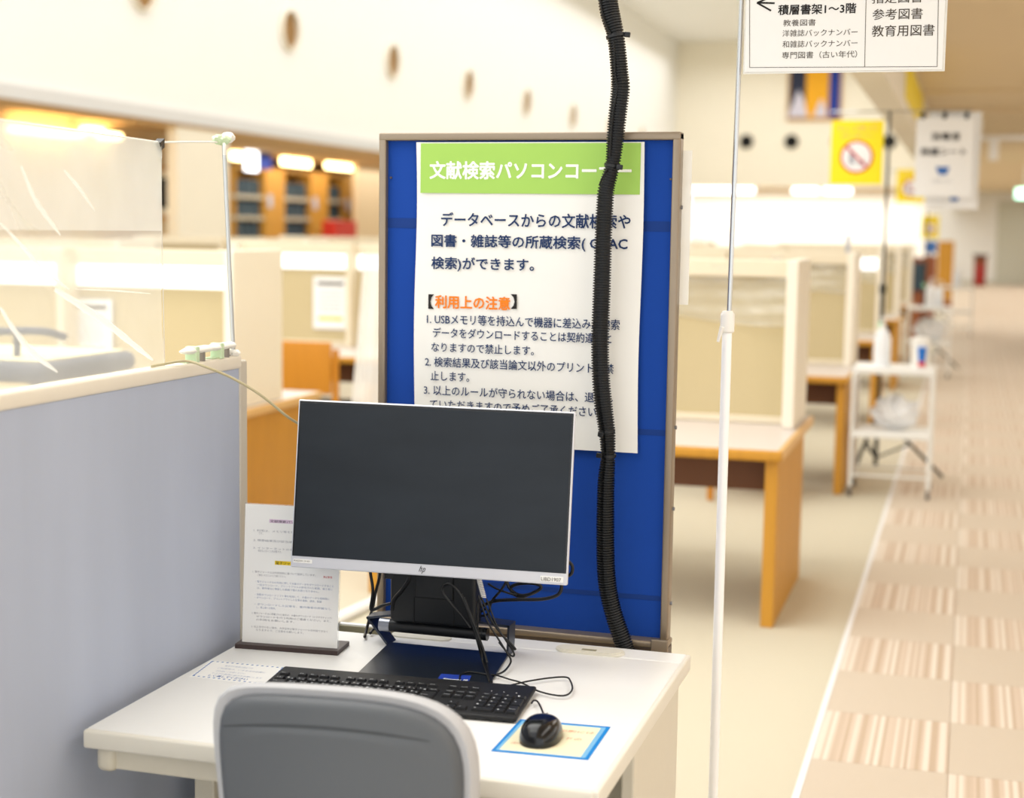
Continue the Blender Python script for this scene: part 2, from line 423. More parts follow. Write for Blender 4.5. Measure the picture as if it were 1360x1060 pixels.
# big tapestry-like picture on the far wall
a = P(1048, 66, 1, YE-.08); b = P(1117, 160, 1, YE-.08)
t = thing('wall_picture', 'large framed abstract picture in navy, gold and blue bands high on the far wall', 'picture', ((a.x+b.x)/2, YE, b.z))
MB().box(a.x, b.x, YE-.08, YE, b.z, a.z, .01).build('frame', 'frame_wood', t)
W = b.x-a.x
for f0, f1, m in ((.04, .34, 'art_navy'), (.34, .76, 'art_gold'), (.76, .96, 'art_blue')):
    MB().box(a.x+f0*W, a.x+f1*W, YE-.1, YE-.08, b.z+.1, a.z-.1).build('picture_band', m, t)
h = a.z-b.z
for fx, r in ((.2, .34), (.62, .24)):
    MB().prism([(a.x+fx*W-r, YE-.11, b.z+.12), (a.x+fx*W+r, YE-.11, b.z+.12), (a.x+fx*W+r*.5, YE-.11, b.z+r*2.2), (a.x+fx*W, YE-.11, b.z+r*3)], (0, .008, 0)).build('pale_shape', 'art_pale', t)
# grey door panel, extinguisher cabinet, wooden pillar, exit sign at the far right
a = P(1326, 268, 1, YE-.05)
tag(MB().box(a.x, 4.6, YE-.06, YE-.01, .02, a.z, .01).build('door_1', 'door_gray'), kind='structure')
a = P(1294, 340, 1, 50); b = P(1309, 377, 1, 50)
t = thing('extinguisher_box', 'small dark red fire extinguisher stand by the far wall', 'fire extinguisher', ((a.x+b.x)/2, 50, 0))
MB().box(a.x, b.x, 49.9, 50.2, 0, a.z+0.0, .02).build('cabinet', 'wood_dark_red', t)
MB().lathe(((a.x+b.x)/2, 49.78, .05), [(.09, 0), (.1, .05), (.1, .5), (.05, .62), (.03, .7)], 16).build('bottle', 'extinguisher', t, smooth=True)
MB().box(a.x-.05, b.x+.05, 49.7, 50.25, a.z, a.z+.05).build('lid', 'black_plastic', t)
a = P(1349, 250, 1, 30); b = P(1372, 264, 1, 30)
t = thing('exit_sign', 'glowing green-white exit sign hanging from the low ceiling at far right', 'sign', ((a.x+b.x)/2, 30, b.z))
MB().box(a.x, b.x, 30, 30.06, b.z, a.z, .01).build('light_panel', 'exit_glow', t)
MB().cyl(((a.x+b.x)/2, 30.03, a.z), ((a.x+b.x)/2, 30.03, 2.9), .015).build('hanger', 'pole_white', t)
# track with spot block on the low ceiling
a = P(1292, 183, 1, 20); b = P(1400, 183, 1, 20); c = P(1319, 213, 1, 20)
t = thing('ceiling_track', 'white rail hanging across the low ceiling with a boxy white speaker', 'ceiling rail', ((a.x+b.x)/2, 20, c.z))
MB().box(a.x, b.x, 20, 20.06, a.z-.03, a.z+.03, .005).build('rail', 'pole_white', t)
MB().box(c.x-.06, c.x+.06, 19.97, 20.09, c.z, a.z-.03, .01).build('hanging_box', 'pole_white', t)
for x in (a.x+.1, b.x-.1): MB().cyl((x, 20.03, a.z+.02), (x, 20.03, 2.99), .01, 8).build('hanger', 'pole_white', t)
a = P(1186, 148, 1, 20); b = P(1224, 146, 1, 20)
# yellow banner on the beam
a = P(1196, 100, 0, -.54); b = P(1222, 165, 0, -.54)
single('beam_banner', MB().prism([(-.548, 12.5, 2.95), (-.548, 16.5, 2.95), (-.548, 16.5, 2.62), (-.548, 12.5, 2.62)], (.01, 0, 0)), 'sign_yellow', 'yellow banner strip fixed along the beam above the aisle', 'banner')
# ------------------------------------------------------------------ stacks on the left
def bookcase(q0, q1, label):
    XB = -12.9
    a = P(q0[0], q0[1], 0, XB); b = P(q1[0], q1[1], 0, XB); y0, y1 = a.y, b.y; H = 2.6
    t = thing('bookcase', label, 'bookcase', (XB, (y0+y1)/2, 0), group='wooden bookcases in the left stack zone')
    s = y0+(y1-y0)*.58
    MB().box(XB-.45, XB-.42, y0, s, .05, H).build('back', 'wood_case', t)
    MB().box(XB-.42, XB, y0+.002, y0+.05, 0, H).build('side_panel', 'wood_case', t)
    MB().box(XB-.42, XB+.03, s, y1-.002, 0, H, .01).build('side_panel', 'wood_case', t)
    MB().box(XB-.42, XB, y0+.002, y1-.002, H, H+.05).build('top', 'wood_case', t)
    cc = P((q0[0]*.3+q1[0]*.7)+2, 258, 0, XB+.04)
    MB().box(XB+.03, XB+.045, cc.y-.09, cc.y+.09, 1.9, 2.15).build('label_plate', 'ink_palegrayblue', t)
    for k in range(6):
        z = .1+k*.39
        MB().box(XB-.42, XB+.01, y0, s, z, z+.07).build('shelf', 'shelf_gray', t)
        n = 14; mb = MB(); yy = y0+.02
        for i in range(n):
            wd = (s-y0-.04)/n; mb.box(XB-.3, XB-.06-random.random()*.03, yy, yy+wd*.93, z+.07, z+.07+.26+random.random()*.04); yy += wd
        tag(mb.build('books', 'book_dark', t), kind='stuff')
bookcase((312, 250), (376, 250), 'nearest wooden bookcase of dark bound volumes, left of the lit stacks')
bookcase((377, 250), (434, 250), 'middle wooden bookcase of dark bound volumes beneath a bright lamp')
bookcase((435, 250), (471, 250), 'farthest wooden bookcase of dark volumes, beside the tan wall')
for n, (x0, x1, yc, hh, lab) in enumerate(((375, 414, 210, 18, 'bright box lamp above the middle bookcase'), (434, 468, 215, 17, 'bright box lamp above the farthest bookcase'), (309, 322, 204, 16, 'round bright lamp beside the thin steel post'),
        (28, 112, 171, 8, 'long bright lamp seen above the plastic screen at far left'), (124, 139, 173, 9, 'small round bright lamp left of the black clip'), (144, 163, 180, 9, 'small bright lamp just left of the black clip'))):
    xx = -12.4 if x0 > 200 else -10.8
    a = P(x0, yc, 0, xx); b = P(x1, yc, 0, xx); c = P(x0, yc-hh/2, 0, xx); d = P(x0, yc+hh/2, 0, xx)
    single('stack_lamp', MB().box(xx-(.05 if x0 > 200 else .2), xx, a.y, b.y, d.z, min(c.z, 2.84), .02, 3), 'lamp_warm', lab, 'lamp', smooth=True)
a = P(326, 197, 0, -12.2); b = P(343, 228, 0, -12.2)
single('hanging_banner', MB().box(-12.22, -12.2, a.y, b.y, b.z, a.z, .005), 'lamp_cool', 'backlit white hanging panel over the nearest bookcase', 'sign')
a = P(345, 200, 0, -12.2); b = P(361, 226, 0, -12.2)
single('hanging_banner', MB().box(-12.22, -12.2, a.y, b.y, b.z, a.z, .005), 'art_blue', 'blue and white hanging panel over the nearest bookcase', 'sign')
a = P(446, 293, 0, -12.0); b = P(474, 300, 0, -12.0)
single('red_box', MB().box(-12.3, -12.0, a.y, b.y, 0, a.z, .02), 'book_red', 'red-topped cabinet standing in front of the farthest bookcase', 'box')
# framed picture on the tan wall
a = P(206, 220, 0, -10.95); b = P(237, 292, 0, -10.95)
t = thing('wall_picture', 'wood framed dark picture on the tan wall behind the plastic screen', 'picture', (-11, (a.y+b.y)/2, b.z))
MB().box(-11, -10.95, a.y, b.y, b.z, a.z, .01).build('frame', 'frame_wood', t)
MB().box(-10.95, -10.945, a.y+.06, b.y-.06, b.z+.06, a.z-.06).build('mount', 'wall_cream', t)
MB().box(-10.945, -10.94, a.y+.06, b.y-.2, b.z+.16, a.z-.16).build('picture_print', 'black_hole', t)
# ================================================================== READING CARRELS
def carrel(xr, y0, W, seats, label, lamp=False, filmy=False, D=1.23, legd=1.0):
    xl = xr-W; t = thing('reading_carrel', label, 'carrel desk', (xr, y0, 0), group='reading carrels')
    MB().box(xl+.02, xr-.02, y0+.02, y0+D, .685, .71, .003).build('tabletop', 'laminate', t)
    MB().box(xl, xr, y0-.012, y0+.02, .668, .711, .012, 3).build('edge_band', 'wood', t, smooth=True)
    MB().box(xr-.02, xr, y0+.02, y0+D, .668, .711, .006, 3).build('edge_band', 'wood_light', t, smooth=True)
    MB().box(xl, xl+.02, y0+.02, y0+D, .668, .711, .006, 3).build('edge_band', 'wood_light', t, smooth=True)
    MB().box(xl+.06, xr-.06, y0+.14, y0+.17, .53, .685).build('apron', 'wood_apron', t)
    for x in (xr-.068, xl+.018):
        MB().box(x, x+.05, y0+.03, y0+legd, 0, .668, .004).build('leg', 'wood', t)
    zt = 1.435; yb = y0+.86
    MB().box(xl+.04, xr-.04, yb-.055, yb+.03, zt-.075, zt, .006).build('top_rail', 'rail_cream', t)
    MB().box(xl+.04, xr-.04, yb-.025, yb+.03, .712, .745, .004).build('bottom_rail', 'rail_cream', t)
    sw = (W-.1)/seats
    for k in range(seats):
        MB().box(xl+.05+k*sw+.02, xl+.05+(k+1)*sw-.02, yb-.01, yb+.015, .745, zt-.075).build('back_panel', 'tan_fabric', t)
    for k in range(seats+1):
        x = xl+.05+k*sw
        if k in (0, seats):
            x = xl+.04 if k == 0 else xr-.085
            MB().box(x, x+.05, yb-.17, y0+1.21, .712, zt+.004, .006).build('end_wing', 'wing_cream', t)
        else: MB().box(x-.02, x+.02, yb-.15, yb+.03, .712, zt, .006).build('divider', 'rail_cream', t)
    if lamp:
        for k in range(seats):
            MB().box(xl+.05+k*sw+.03, xl+.05+(k+1)*sw-.03, yb-.05, yb-.012, zt-.18, zt-.077, .006).build('strip_lamp', 'lamp_glow', t)
    if filmy:
        rnd = random.Random(int(y0*10))
        ph = [rnd.random()*6 for _ in range(6)]
        def fn(u, v):
            return Vector((xl+.1+u*(W-.2), yb-.04-.012*math.sin(u*17+ph[0]+3*v)-.008*math.sin(u*41+ph[1]-5*v)-.006*math.sin(v*23+u*9), zt-.03-v*(.24+.02*math.sin(u*9+ph[2]))))
        MB().grid(fn, 60, 14).build('plastic_film', 'film_light', t, smooth=True)
    return t
carrel(-.665, 5.925, 1.75, 2, 'nearest carrel desk right of the blue board, plastic film over its tan screen', filmy=True)
carrel(-3.16, 5.60, 1.9, 2, 'nearest carrel desk on the left behind the grey partition, strip lamps lit', lamp=True, D=1.6, legd=1.55)
carrel(-5.9, 5.60, 1.9, 2, 'far left carrel desk in the nearest row, mostly behind the plastic screen', lamp=True)
carrel(-.66, 9.2, 1.75, 2, 'second carrel desk along the carpet-tile aisle, behind the nearest one', filmy=True)
carrel(-3.2, 9.2, 1.9, 2, 'carrel desk with a notice on its tan screen, wooden chair pushed up to it', lamp=True)
carrel(-5.9, 9.2, 1.9, 2, 'carrel desk behind the lit ones, far left of the second row', lamp=True)
for r in range(3):
    y = 12.5+r*3.25
    n = ('third', 'fourth', 'fifth')[r]
    carrel(-.66, y, 1.75, 2, n+' carrel desk from the camera along the carpet-tile aisle', filmy=True, lamp=(r == 0))
    carrel(-3.2, y, 1.9, 2, n+' row carrel desk in the middle of the hall', lamp=False)
    carrel(-5.9, y, 1.9, 2, n+' row carrel desk nearest the left wall', lamp=False)
# long low cream counters beyond (tops of further partitions)
# notices
def notice(x0, y0, x1, y1, yp, label):
    a = P(x0, y0, 1, yp); b = P(x1, y1, 1, yp)
    t = thing('paper_notice', label, 'notice', ((a.x+b.x)/2, yp, b.z))
    MB().box(a.x, b.x, yp, yp+.003, b.z, a.z).build('sheet', 'paper', t)
    w_ = b.x-a.x; h_ = a.z-b.z
    MB().box(a.x+.12*w_, a.x+.88*w_, yp-.002, yp, a.z-.16*h_, a.z-.1*h_).build('heading', 'ink_brown', t)
    for k in range(6): MB().box(a.x+.15*w_, a.x+.8*w_, yp-.001, yp, a.z-(.28+k*.075)*h_, a.z-(.265+k*.075)*h_).build('text_line', 'ink_gray', t)
    MB().box(a.x+.15*w_, a.x+.85*w_, yp-.002, yp, b.z+.17*h_, b.z+.23*h_).build('highlight', 'ink_yellow', t)
notice(416, 367, 462, 438, 9.2+.835, 'white notice with a yellow line on the tan carrel screen')
notice(90, 396, 150, 482, 5.60+.835, 'white notice with a yellow line seen faintly through the plastic screen')
# wooden chairs
def wood_chair(loc, label):
    x, y, z = loc
    t = thing('wooden_chair', label, 'chair', loc, group='wooden chairs at the carrels')
    for sx in (-1, 1):
        MB().box(x+sx*.19-.018, x+sx*.19+.018, y-.21, y-.175, 0, .80, .005).build('leg', 'chair_wood', t)
        MB().box(x+sx*.19-.018, x+sx*.19+.018, y+.17, y+.206, 0, .42, .005).build('leg', 'chair_wood', t)
    MB().box(x-.2, x+.2, y-.19, y+.2, .35, .40, .005).build('seat_frame', 'chair_wood', t)
    MB().box(x-.215, x+.215, y-.19, y+.22, .40, .45, .02, 3).build('seat', 'black_plastic', t, smooth=True)
    def fn(u, v):
        return None
    mb = MB(); mb.box(x-.215, x+.175, y-.235, y-.21, .52, .845, .012, 3)
    mb.build('backrest', 'chair_wood', t, smooth=True)
    return t
a = P(412, 500, 1, 8.75)
ch = wood_chair((a.x, 8.9, 0), 'orange-brown wooden chair with its back to us, left of the blue board')
for x, y, l in ((-1.2, 8.95, 'wooden chair whose legs show under the nearest right carrel desk'),):
    copy_tree(ch, (x, y, 0), label=l)
a = P(296, 480, 1, 9.0)
# drape of film on the left end of the nearest right carrel
c0 = P(483, 335, 1, 6.56); c1 = P(459, 560, 1, 6.56)
def drape(u, v):
    x = c0.x+(c1.x-c0.x)*v + u*(.42) ; return Vector((x, 6.56+.02*math.sin(u*22+v*2)+.01*math.sin(u*45), 1.43-v*.92))
single('plastic_drape', MB().grid(drape, 40, 16), 'film_drape', 'milky plastic sheet hanging from the carrel end left of the blue board', 'plastic sheet', smooth=True)
# ------------------------------------------------------------------ sanitizer carts and sign stands
def cart(xc, y, s, label):
    t = thing('wire_cart', label, 'cart', (xc, y, 0), group='sanitizer carts along the aisle')
    w_, d_ = .225*s, .19*s
    for sx in (-1, 1):
        for sy in (-1, 1):
            MB().cyl((xc+sx*w_, y+sy*d_, .06), (xc+sx*w_, y+sy*d_, .77), .012, 10).build('leg', 'cart_white', t, smooth=True)
            MB().cyl((xc+sx*w_-.01, y+sy*d_, .027), (xc+sx*w_+.01, y+sy*d_, .027), .027, 14).build('caster', 'caster_gray', t, smooth=True)
    for z in (.38, .76):
        MB().box(xc-w_-.01, xc+w_+.01, y-d_-.01, y+d_+.01, z-.025, z+.012, .006).build('shelf', 'cart_white', t)
    for sy in (-1, 1): MB().cyl((xc-w_, y+sy*d_, .13), (xc+w_, y+sy*d_, .13), .006, 8).build('crossbar', 'cart_white', t)
    return t
def bottle(x, y, z, s, label, m='bottle_white'):
    t = thing('pump_bottle', label, 'bottle', (x, y, z))
    MB().lathe((x, y, z), [(.036*s, 0), (.04*s, .01), (.04*s, .13*s), (.028*s, .165*s), (.014*s, .175*s)], 20).build('body', m, t, smooth=True)
    MB().lathe((x, y, z+.175*s), [(.016*s, 0), (.016*s, .02*s), (.006*s, .022*s), (.006*s, .05*s), (.012*s, .052*s), (.012*s, .06*s)], 12).build('pump', 'white_plastic', t, smooth=True)
    MB().box(x-.005*s, x+.04*s, y-.006, y+.006, z+.225*s, z+.235*s).build('nozzle', 'white_plastic', t)
    return t
def canister(x, y, z, s, label):
    t = thing('wipes_canister', label, 'canister', (x, y, z))
    MB().lathe((x, y, z), [(.06*s, 0), (.062*s, .01), (.062*s, .17*s), (.058*s, .18*s)], 24).build('body', 'white_plastic', t, smooth=True)
    MB().lathe((x, y, z+.18*s), [(.064*s, 0), (.064*s, .025*s), (.05*s, .032*s)], 24).build('lid', 'white_plastic', t, smooth=True)
    MB().tube([(x+.012*s, y-.052*s, z+.05*s), (x+.012*s, y-.052*s, z+.15*s)], [.024*s, .033*s], 20).build('blue_label', 'label_blue', t, smooth=True)
    MB().tube([(x+.012*s, y-.052*s, z+.015*s), (x+.012*s, y-.052*s, z+.045*s)], [.026*s, .026*s], 20).build('red_label', 'label_red', t, smooth=True)
    return t
cart(-.405, 9.4, 1, 'nearest white two-shelf wheeled cart standing on the carpet edge')
bottle(P(1171, 480, 1, 9.35).x, 9.35, .772, 1.25, 'white pump bottle on the nearest cart')
canister(P(1222, 480, 1, 9.35).x, 9.35, .772, .85, 'white wipes canister with a blue and red label on the nearest cart')
# plastic bag on cart shelf
def bag(cx, cy, cz, sx, sz, label):
    def fn(u, v):
        th = 2*PI*u; ph = PI*v; r = 1+.18*math.sin(5*th+3*ph)+.12*math.sin(9*ph+2*th)
        return Vector((cx+sx*r*math.sin(ph)*math.cos(th), cy+sx*.7*r*math.sin(ph)*math.sin(th), cz+sz*(1-math.cos(ph))/2*r))
    single('plastic_bag', MB().grid(fn, 26, 14), 'bag_white', label, 'bag', smooth=True)
bag(-.39, 9.4, .392, .13, .17, 'crumpled white plastic bag on the lower shelf of the nearest cart')
def signstand(xc, y, H, bar0, bar1, label):
    t = thing('tripod_sign_stand', label, 'stand', (xc, y, 0), group='tripod sign stands along the aisle')
    MB().cyl((xc, y, .06), (xc, y, 1.2), .014, 12).build('lower_pole', 'stand_black', t, smooth=True)
    MB().cyl((xc, y, 1.2), (xc, y, H), .009, 12).build('upper_pole', 'stand_black', t, smooth=True)
    MB().lathe((xc, y, 1.18), [(.02, 0), (.022, .01), (.022, .05), (.015, .06)], 14).build('collar', 'stand_black', t, smooth=True)
    MB().box(xc-.016, xc+.016, y-.016, y+.016, .95, 1.0).build('tape_band', 'tape_lightgreen', t)
    MB().cyl((bar0, y, H), (bar1, y, H), .006, 8).build('crossbar', 'pole_steel', t)
    for k in range(3):
        an = k*2*PI/3; d = Vector((math.cos(an), math.sin(an), 0))*(1 if k == 0 else .66)
        MB().tube([Vector((xc, y, .42)), Vector((xc, y, .02))+d*.42], .011, 8).build('leg', 'stand_black', t)
        MB().tube([Vector((xc, y, .12)), Vector((xc, y, .22))+d*.21], .007, 8).build('brace', 'stand_black', t)
    return t
def nosign(a, b, y, label, tilt=0):
    """yellow no eating or drinking notice hung on a stand"""
    w_ = b.x-a.x; h_ = a.z-b.z; cx = (a.x+b.x)/2
    t = thing('warning_sign', label, 'sign', (cx, y, b.z), group='yellow prohibition signs')
    MB().box(a.x, b.x, y-.002, y+.002, b.z, a.z).build('yellow_sheet', 'sign_yellow', t)
    c = Vector((cx, y-.004, b.z+h_*.43)); R_ = w_*.32
    MB().tube([c+Y*.001, c-Y*.001], R_, 32).build('white_disc', 'paper', t)
    m1 = MB(); rr = [[m1.bm.verts.new(c+Vector((r*math.cos(2*PI*q/36), -.002, r*math.sin(2*PI*q/36)))) for q in range(36)] for r in (R_, R_*.87)]
    for q in range(36): m1.bm.faces.new((rr[0][q], rr[0][(q+1) % 36], rr[1][(q+1) % 36], rr[1][q]))
    m1.build('red_ring', 'ink_red', t)
    M = Matrix.Translation(c-Y*.004) @ Matrix.Rotation(math.radians(45), 4, 'Y')
    MB().obox(M, -R_*.9, R_*.9, -.001, .001, -R_*.07, R_*.07).build('red_slash', 'ink_red', t)
    # little cup and rice bowl outline
    m2 = MB(); m2.box(c.x-R_*.45, c.x-R_*.1, c.y-.003, c.y-.001, c.z-R_*.45, c.z+R_*.25); m2.box(c.x+R_*.1, c.x+R_*.5, c.y-.003, c.y-.001, c.z-R_*.5, c.z-R_*.2)
    m2.box(c.x-R_*.3, c.x-R_*.26, c.y-.003, c.y-.001, c.z+R_*.2, c.z+R_*.5)
    m2.build('cup_symbol', 'ink_gray', t)
    letters([('ちょっと待って！', (a.x+w_*.12, y-.0035, a.z-h_*.16), X, Z, w_*.76, h_*.08, .01), ('飲食はご遠慮ください', (a.x+w_*.2, y-.0035, a.z-h_*.27), X, Z, w_*.6, h_*.06, 0)], 'ink_palered', t)
    return t
SY = 10.05
sp = P(1182, 150, 1, SY)
signstand(sp.x, SY, sp.z+.01, P(1104, 150, 1, SY).x, P(1292, 150, 1, SY).x, 'nearest black tripod stand behind the cart, carrying signs on a crossbar')
nosign(P(1105, 160, 1, SY-.03), P(1171, 245, 1, SY-.03), SY-.03, 'largest yellow no eating or drinking sign, left of the tripod pole')
a = P(1218, 156, 1, SY-.03); b = P(1290, 262, 1, SY-.03)
t = thing('hanging_notice', 'white notice about sanitizer hanging right of the tripod pole', 'sign', ((a.x+b.x)/2, SY-.03, b.z))
MB().box(a.x, b.x, SY-.032, SY-.028, b.z, a.z).build('sheet', 'paper', t)
w_ = b.x-a.x; h_ = a.z-b.z
letters([('消毒液', (a.x+.26*w_, SY-.034, a.z-.29*h_), X, Z, .5*w_, .1*h_, .02), ('除菌シート', (a.x+.1*w_, SY-.034, a.z-.48*h_), X, Z, .78*w_, .1*h_, .02)], 'ink_black', t)
MB().prism([(a.x+.36*w_, SY-.034, a.z-.62*h_), (a.x+.6*w_, SY-.034, a.z-.62*h_), (a.x+.56*w_, SY-.034, a.z-.72*h_), (a.x+.42*w_, SY-.034, a.z-.72*h_)], (0, .001, 0)).build('blue_icon', 'ink_blue', t)
letters([('ご利用ください', (a.x+.3*w_, SY-.034, a.z-.82*h_), X, Z, .36*w_, .04*h_, 0)], 'ink_gray', t)
for k in range(3):
    x = a.x+(.1+.38*k)*w_
    MB().box(x-.012, x+.012, SY-.04, SY-.0, a.z-.01, a.z+.03, .003).build('clip', 'stand_black', t)
a = P(1252, 236, 1, SY+.03); b = P(1298, 278, 1, SY+.03)
t = thing('hanging_notice', 'second white notice peeking out below the sanitizer notice', 'sign', ((a.x+b.x)/2, SY+.03, b.z))
MB().box(a.x-.1, b.x, SY+.03, SY+.033, b.z, sp.z+.005).build('sheet', 'paper', t)
MB().box(a.x+.05, a.x+.1, SY+.026, SY+.03, b.z+.05, b.z+.09).build('blue_icon', 'ink_blue', t)
# second and third stations
sp = P(1234, 236, 1, 18.5)
signstand(sp.x, 18.5, 2.3, sp.x-.45, sp.x+.1, 'second tripod stand further down the aisle')
nosign(P(1192, 225, 1, 18.4), P(1227, 269, 1, 18.4), 18.4, 'smaller yellow prohibition sign, partly behind the white notice')
sp = P(1238, 280, 1, 27.5)
signstand(sp.x, 27.5, 2.0, sp.x-.3, sp.x+.2, 'third tripod stand far down the aisle')
nosign(P(1225, 286, 1, 27.4), P(1246, 317, 1, 27.4), 27.4, 'smallest yellow prohibition sign far down the aisle')
a = P(1228, 320, 1, 27.3); b = P(1244, 336, 1, 27.3)
single('blue_sign', MB().box(a.x, b.x, 27.3, 27.31, b.z, a.z), 'ink_blue', 'small blue round-cornered sign below the smallest yellow sign', 'sign')
a = P(1235, 400, 1, 17.5)
cart(a.x, 17.5, 1, 'second white cart down the aisle with bottles on top')
bottle(P(1236, 390, 1, 17.4).x, 17.4, .772, 1.35, 'left pump bottle on the second cart')
bottle(P(1247, 390, 1, 17.5).x, 17.5, .772, 1.2, 'right pump bottle on the second cart')
bag(a.x+.02, 17.5, .392, .16, .22, 'white plastic bag on the lower shelf of the second cart')
a = P(1272, 380, 1, 25)
cart(a.x, 25, 1, 'third white cart far down the aisle')
bottle(a.x-.02, 25, .772, 1.5, 'pump bottle on the third cart')
# small black clip upright on second row rail, wooden stand and dark rack far away
a = P(1126, 312, 1, 10.06); b = P(1130, 330, 1, 10.06)
single('rail_clip', MB().box(a.x-.01, b.x-.004, 10.05, 10.07, 1.435, a.z, .003), 'ink_gray', 'dark upright clip on the rail of the second carrel desk', 'clip')
a = P(1246, 320, 1, 33); b = P(1265, 375, 1, 33)
t = thing('wooden_bookstand', 'orange wooden display stand far down the aisle', 'bookstand', ((a.x+b.x)/2, 33, 0))
MB().box(a.x, b.x, 33, 33.4, .2, a.z, .02).build('body', 'wood', t); MB().box(a.x, b.x, 32.95, 33.4, 0, .2).build('plinth', 'wood_dark_red', t)
a = P(1213, 342, 1, 24); b = P(1226, 430, 1, 24)
t = thing('display_rack', 'dark reddish display rack of leaflets beyond the carrels', 'rack', ((a.x+b.x)/2, 24, 0))
MB().box(a.x-.1, b.x+.02, 24.05, 24.3, 0, a.z).build('cabinet', 'wood_dark_red', t)
MB().box(a.x-.07, b.x-.02, 24.0, 24.05, a.z-.5, a.z-.08).build('leaflet_window', 'book_dark', t)
a = P(1227, 340, 1, 26)
single('wooden_pillar_box', MB().box(a.x, a.x+.2, 26, 26.3, 0, a.z, .01), 'wood_dark_red', 'tall reddish wooden box beside the display rack', 'cabinet')
# ================================================================== LEFT PARTITION
XP = -1.435
pt = thing('office_partition', 'blue-grey fabric partition with cream frame standing along the left of the desk', 'partition', (XP, 1.8, 0))
YP1 = 2.86; YP0 = .2; ZP = 1.285
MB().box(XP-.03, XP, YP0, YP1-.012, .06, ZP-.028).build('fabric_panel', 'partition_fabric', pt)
MB().box(XP-.036, XP+.004, YP0, YP1-.004, ZP-.028, ZP, .006, 3).build('top_rail', 'partition_frame', pt, smooth=True)
MB().box(XP-.034, XP+.003, YP1-.012, YP1+.022, .02, ZP-.012, .004).build('end_post', 'partition_post', pt)
MB().box(XP-.036, XP+.004, YP0, YP1, .02, .06).build('bottom_rail', 'partition_frame', pt)
for y in (.4, 2.7): MB().box(XP-.25, XP+.0, y-.03, y+.03, 0, .02, .004).build('foot', 'partition_post', pt)
# thin post
a = P(303, 186, 0, XP+.0); b = P(316, 464, 0, XP+.0)
YB = b.y
po = thing('screen_post', 'thin steel post taped upright on the far end of the grey partition', 'post', (XP-.01, b.y, ZP))
pb = Vector((XP-.01, b.y, ZP)); ptop = Vector((XP-.01, a.y, a.z))
MB().cyl(pb, ptop, .0042, 12).build('rod', 'post_steel', po, smooth=True)
def blob(c, rx, ry, rz, name, m, parent, ph=0):
    def fn(u, v):
        th, p_ = 2*PI*u, PI*v; r = 1+.2*math.sin(3*th+ph)*math.sin(p_)+.12*math.sin(7*th+4*p_)
        return Vector(c)+Vector((rx*r*math.sin(p_)*math.cos(th), ry*r*math.sin(p_)*math.sin(th), rz*r*math.cos(p_)))
    return MB().grid(fn, 20, 12).build(name, m, parent, smooth=True)
blob(ptop+Vector((0, -.010, .0)), .014, .024, .010, 'tape_wrap', 'tape_green', po, 1)
blob(ptop+Vector((.003, .016, .006)), .013, .018, .010, 'cap', 'white_plastic', po, 3)
blob(pb+Vector((0, -.004, .003)), .012, .03, .008, 'putty', 'white_plastic', po, 2)
MB().tube(smooth_path([ptop+Vector((.004, -.01, -.006)), ptop+Vector((.012, -.02, -.012)), ptop+Vector((.010, -.016, -.030))], 5), .0032, 8).build('knot_tail', 'string', po, smooth=True)
# clamp clips on the rail
for n, (px, py) in enumerate(((259, 471), (292, 465))):
    a = P(px, py, 0, XP)
    lab = ('left one' if n == 0 else 'right one, nearer the post')
    t = thing('rail_clamp', 'white clamp with green tape on the partition rail, '+lab, 'clamp', (XP-.01, a.y, ZP))
    y0 = a.y
    def fn(u, v, y0=y0):
        L = .115; s = u; r = .0105*min(1, .3+2.4*s)*(0 if s in (0, 1) else 1)
        return Vector((XP-.008+r*1.3*math.cos(2*PI*v), y0-.045+L*s, ZP+.022+.012*0+r*.7*math.sin(2*PI*v)))
    MB().grid(fn, 14, 14).build('lever', 'white_plastic', t, smooth=True)
    MB().cyl((XP-.012, y0+.035, ZP-.001), (XP-.012, y0+.035, ZP+.018), .014, 18).build('knob', 'clamp_gray', t, smooth=True)
    MB().box(XP-.02, XP+.0055, y0-.004, y0+.010, ZP-.001, ZP+.0305, .002).build('tape', 'tape_green', t)
    MB().box(XP-.02, XP+.0, y0-.03, y0+.005, ZP, ZP+.003, .001).build('foot', 'tape_green', t)
# plastic screen
a0 = P(0, 160, 0, XP-.012); a1 = P(215, 190, 0, XP-.012)
tl = P(-60, 155, 0, XP-.012)
def zt(y):  # top edge of the sheet
    k = (y-a0.y)/(a1.y-a0.y); return a0.z+(a1.z-a0.z)*k + .0012*math.sin(y*23)
YS1 = P(213, 330, 0, XP-.012).y; YS0 = .45
def crease(y, z):
    return 0
def sheet(u, v):
    y = YS0+(YS1-YS0)*u+(.008*v if u == 1 else 0); z = zt(y)*(1-v)+(ZP-.005)*v
    d = .006*math.sin(y*9+z*13)+.004*math.sin(y*31-z*22)+.003*math.sin(z*55+y*17)
    k = abs((z-1.30)-(YS1-y)*.78); d += .02*math.exp(-(k/.025)**2)*min(1, 1.3*(YS1-y))
    k = abs((z-1.30)-(YS1-.22-y)*1.1); d += .014*math.exp(-(k/.02)**2)
    d *= .45
    return Vector((XP-.012+d*min(1, (1-v)*6+.1)*min(1, v*8+.3), y, z))
sc = thing('plastic_screen', 'clear plastic sheet hanging from a string above the grey partition', 'plastic sheet', (XP-.012, (YS0+YS1)/2, ZP))
MB().grid(sheet, 150, 60).build('sheet', 'film_clear', sc, smooth=True)
zfold = P(120, 306, 0, XP-.012).z
def flap(u, v):
    y = YS0+(YS1-YS0-.002)*u; z = zt(y)*(1-v)+zfold*v
    return Vector((XP-.006+.0015*math.sin(y*12+z*8)+.001*math.sin(y*37), y, z))
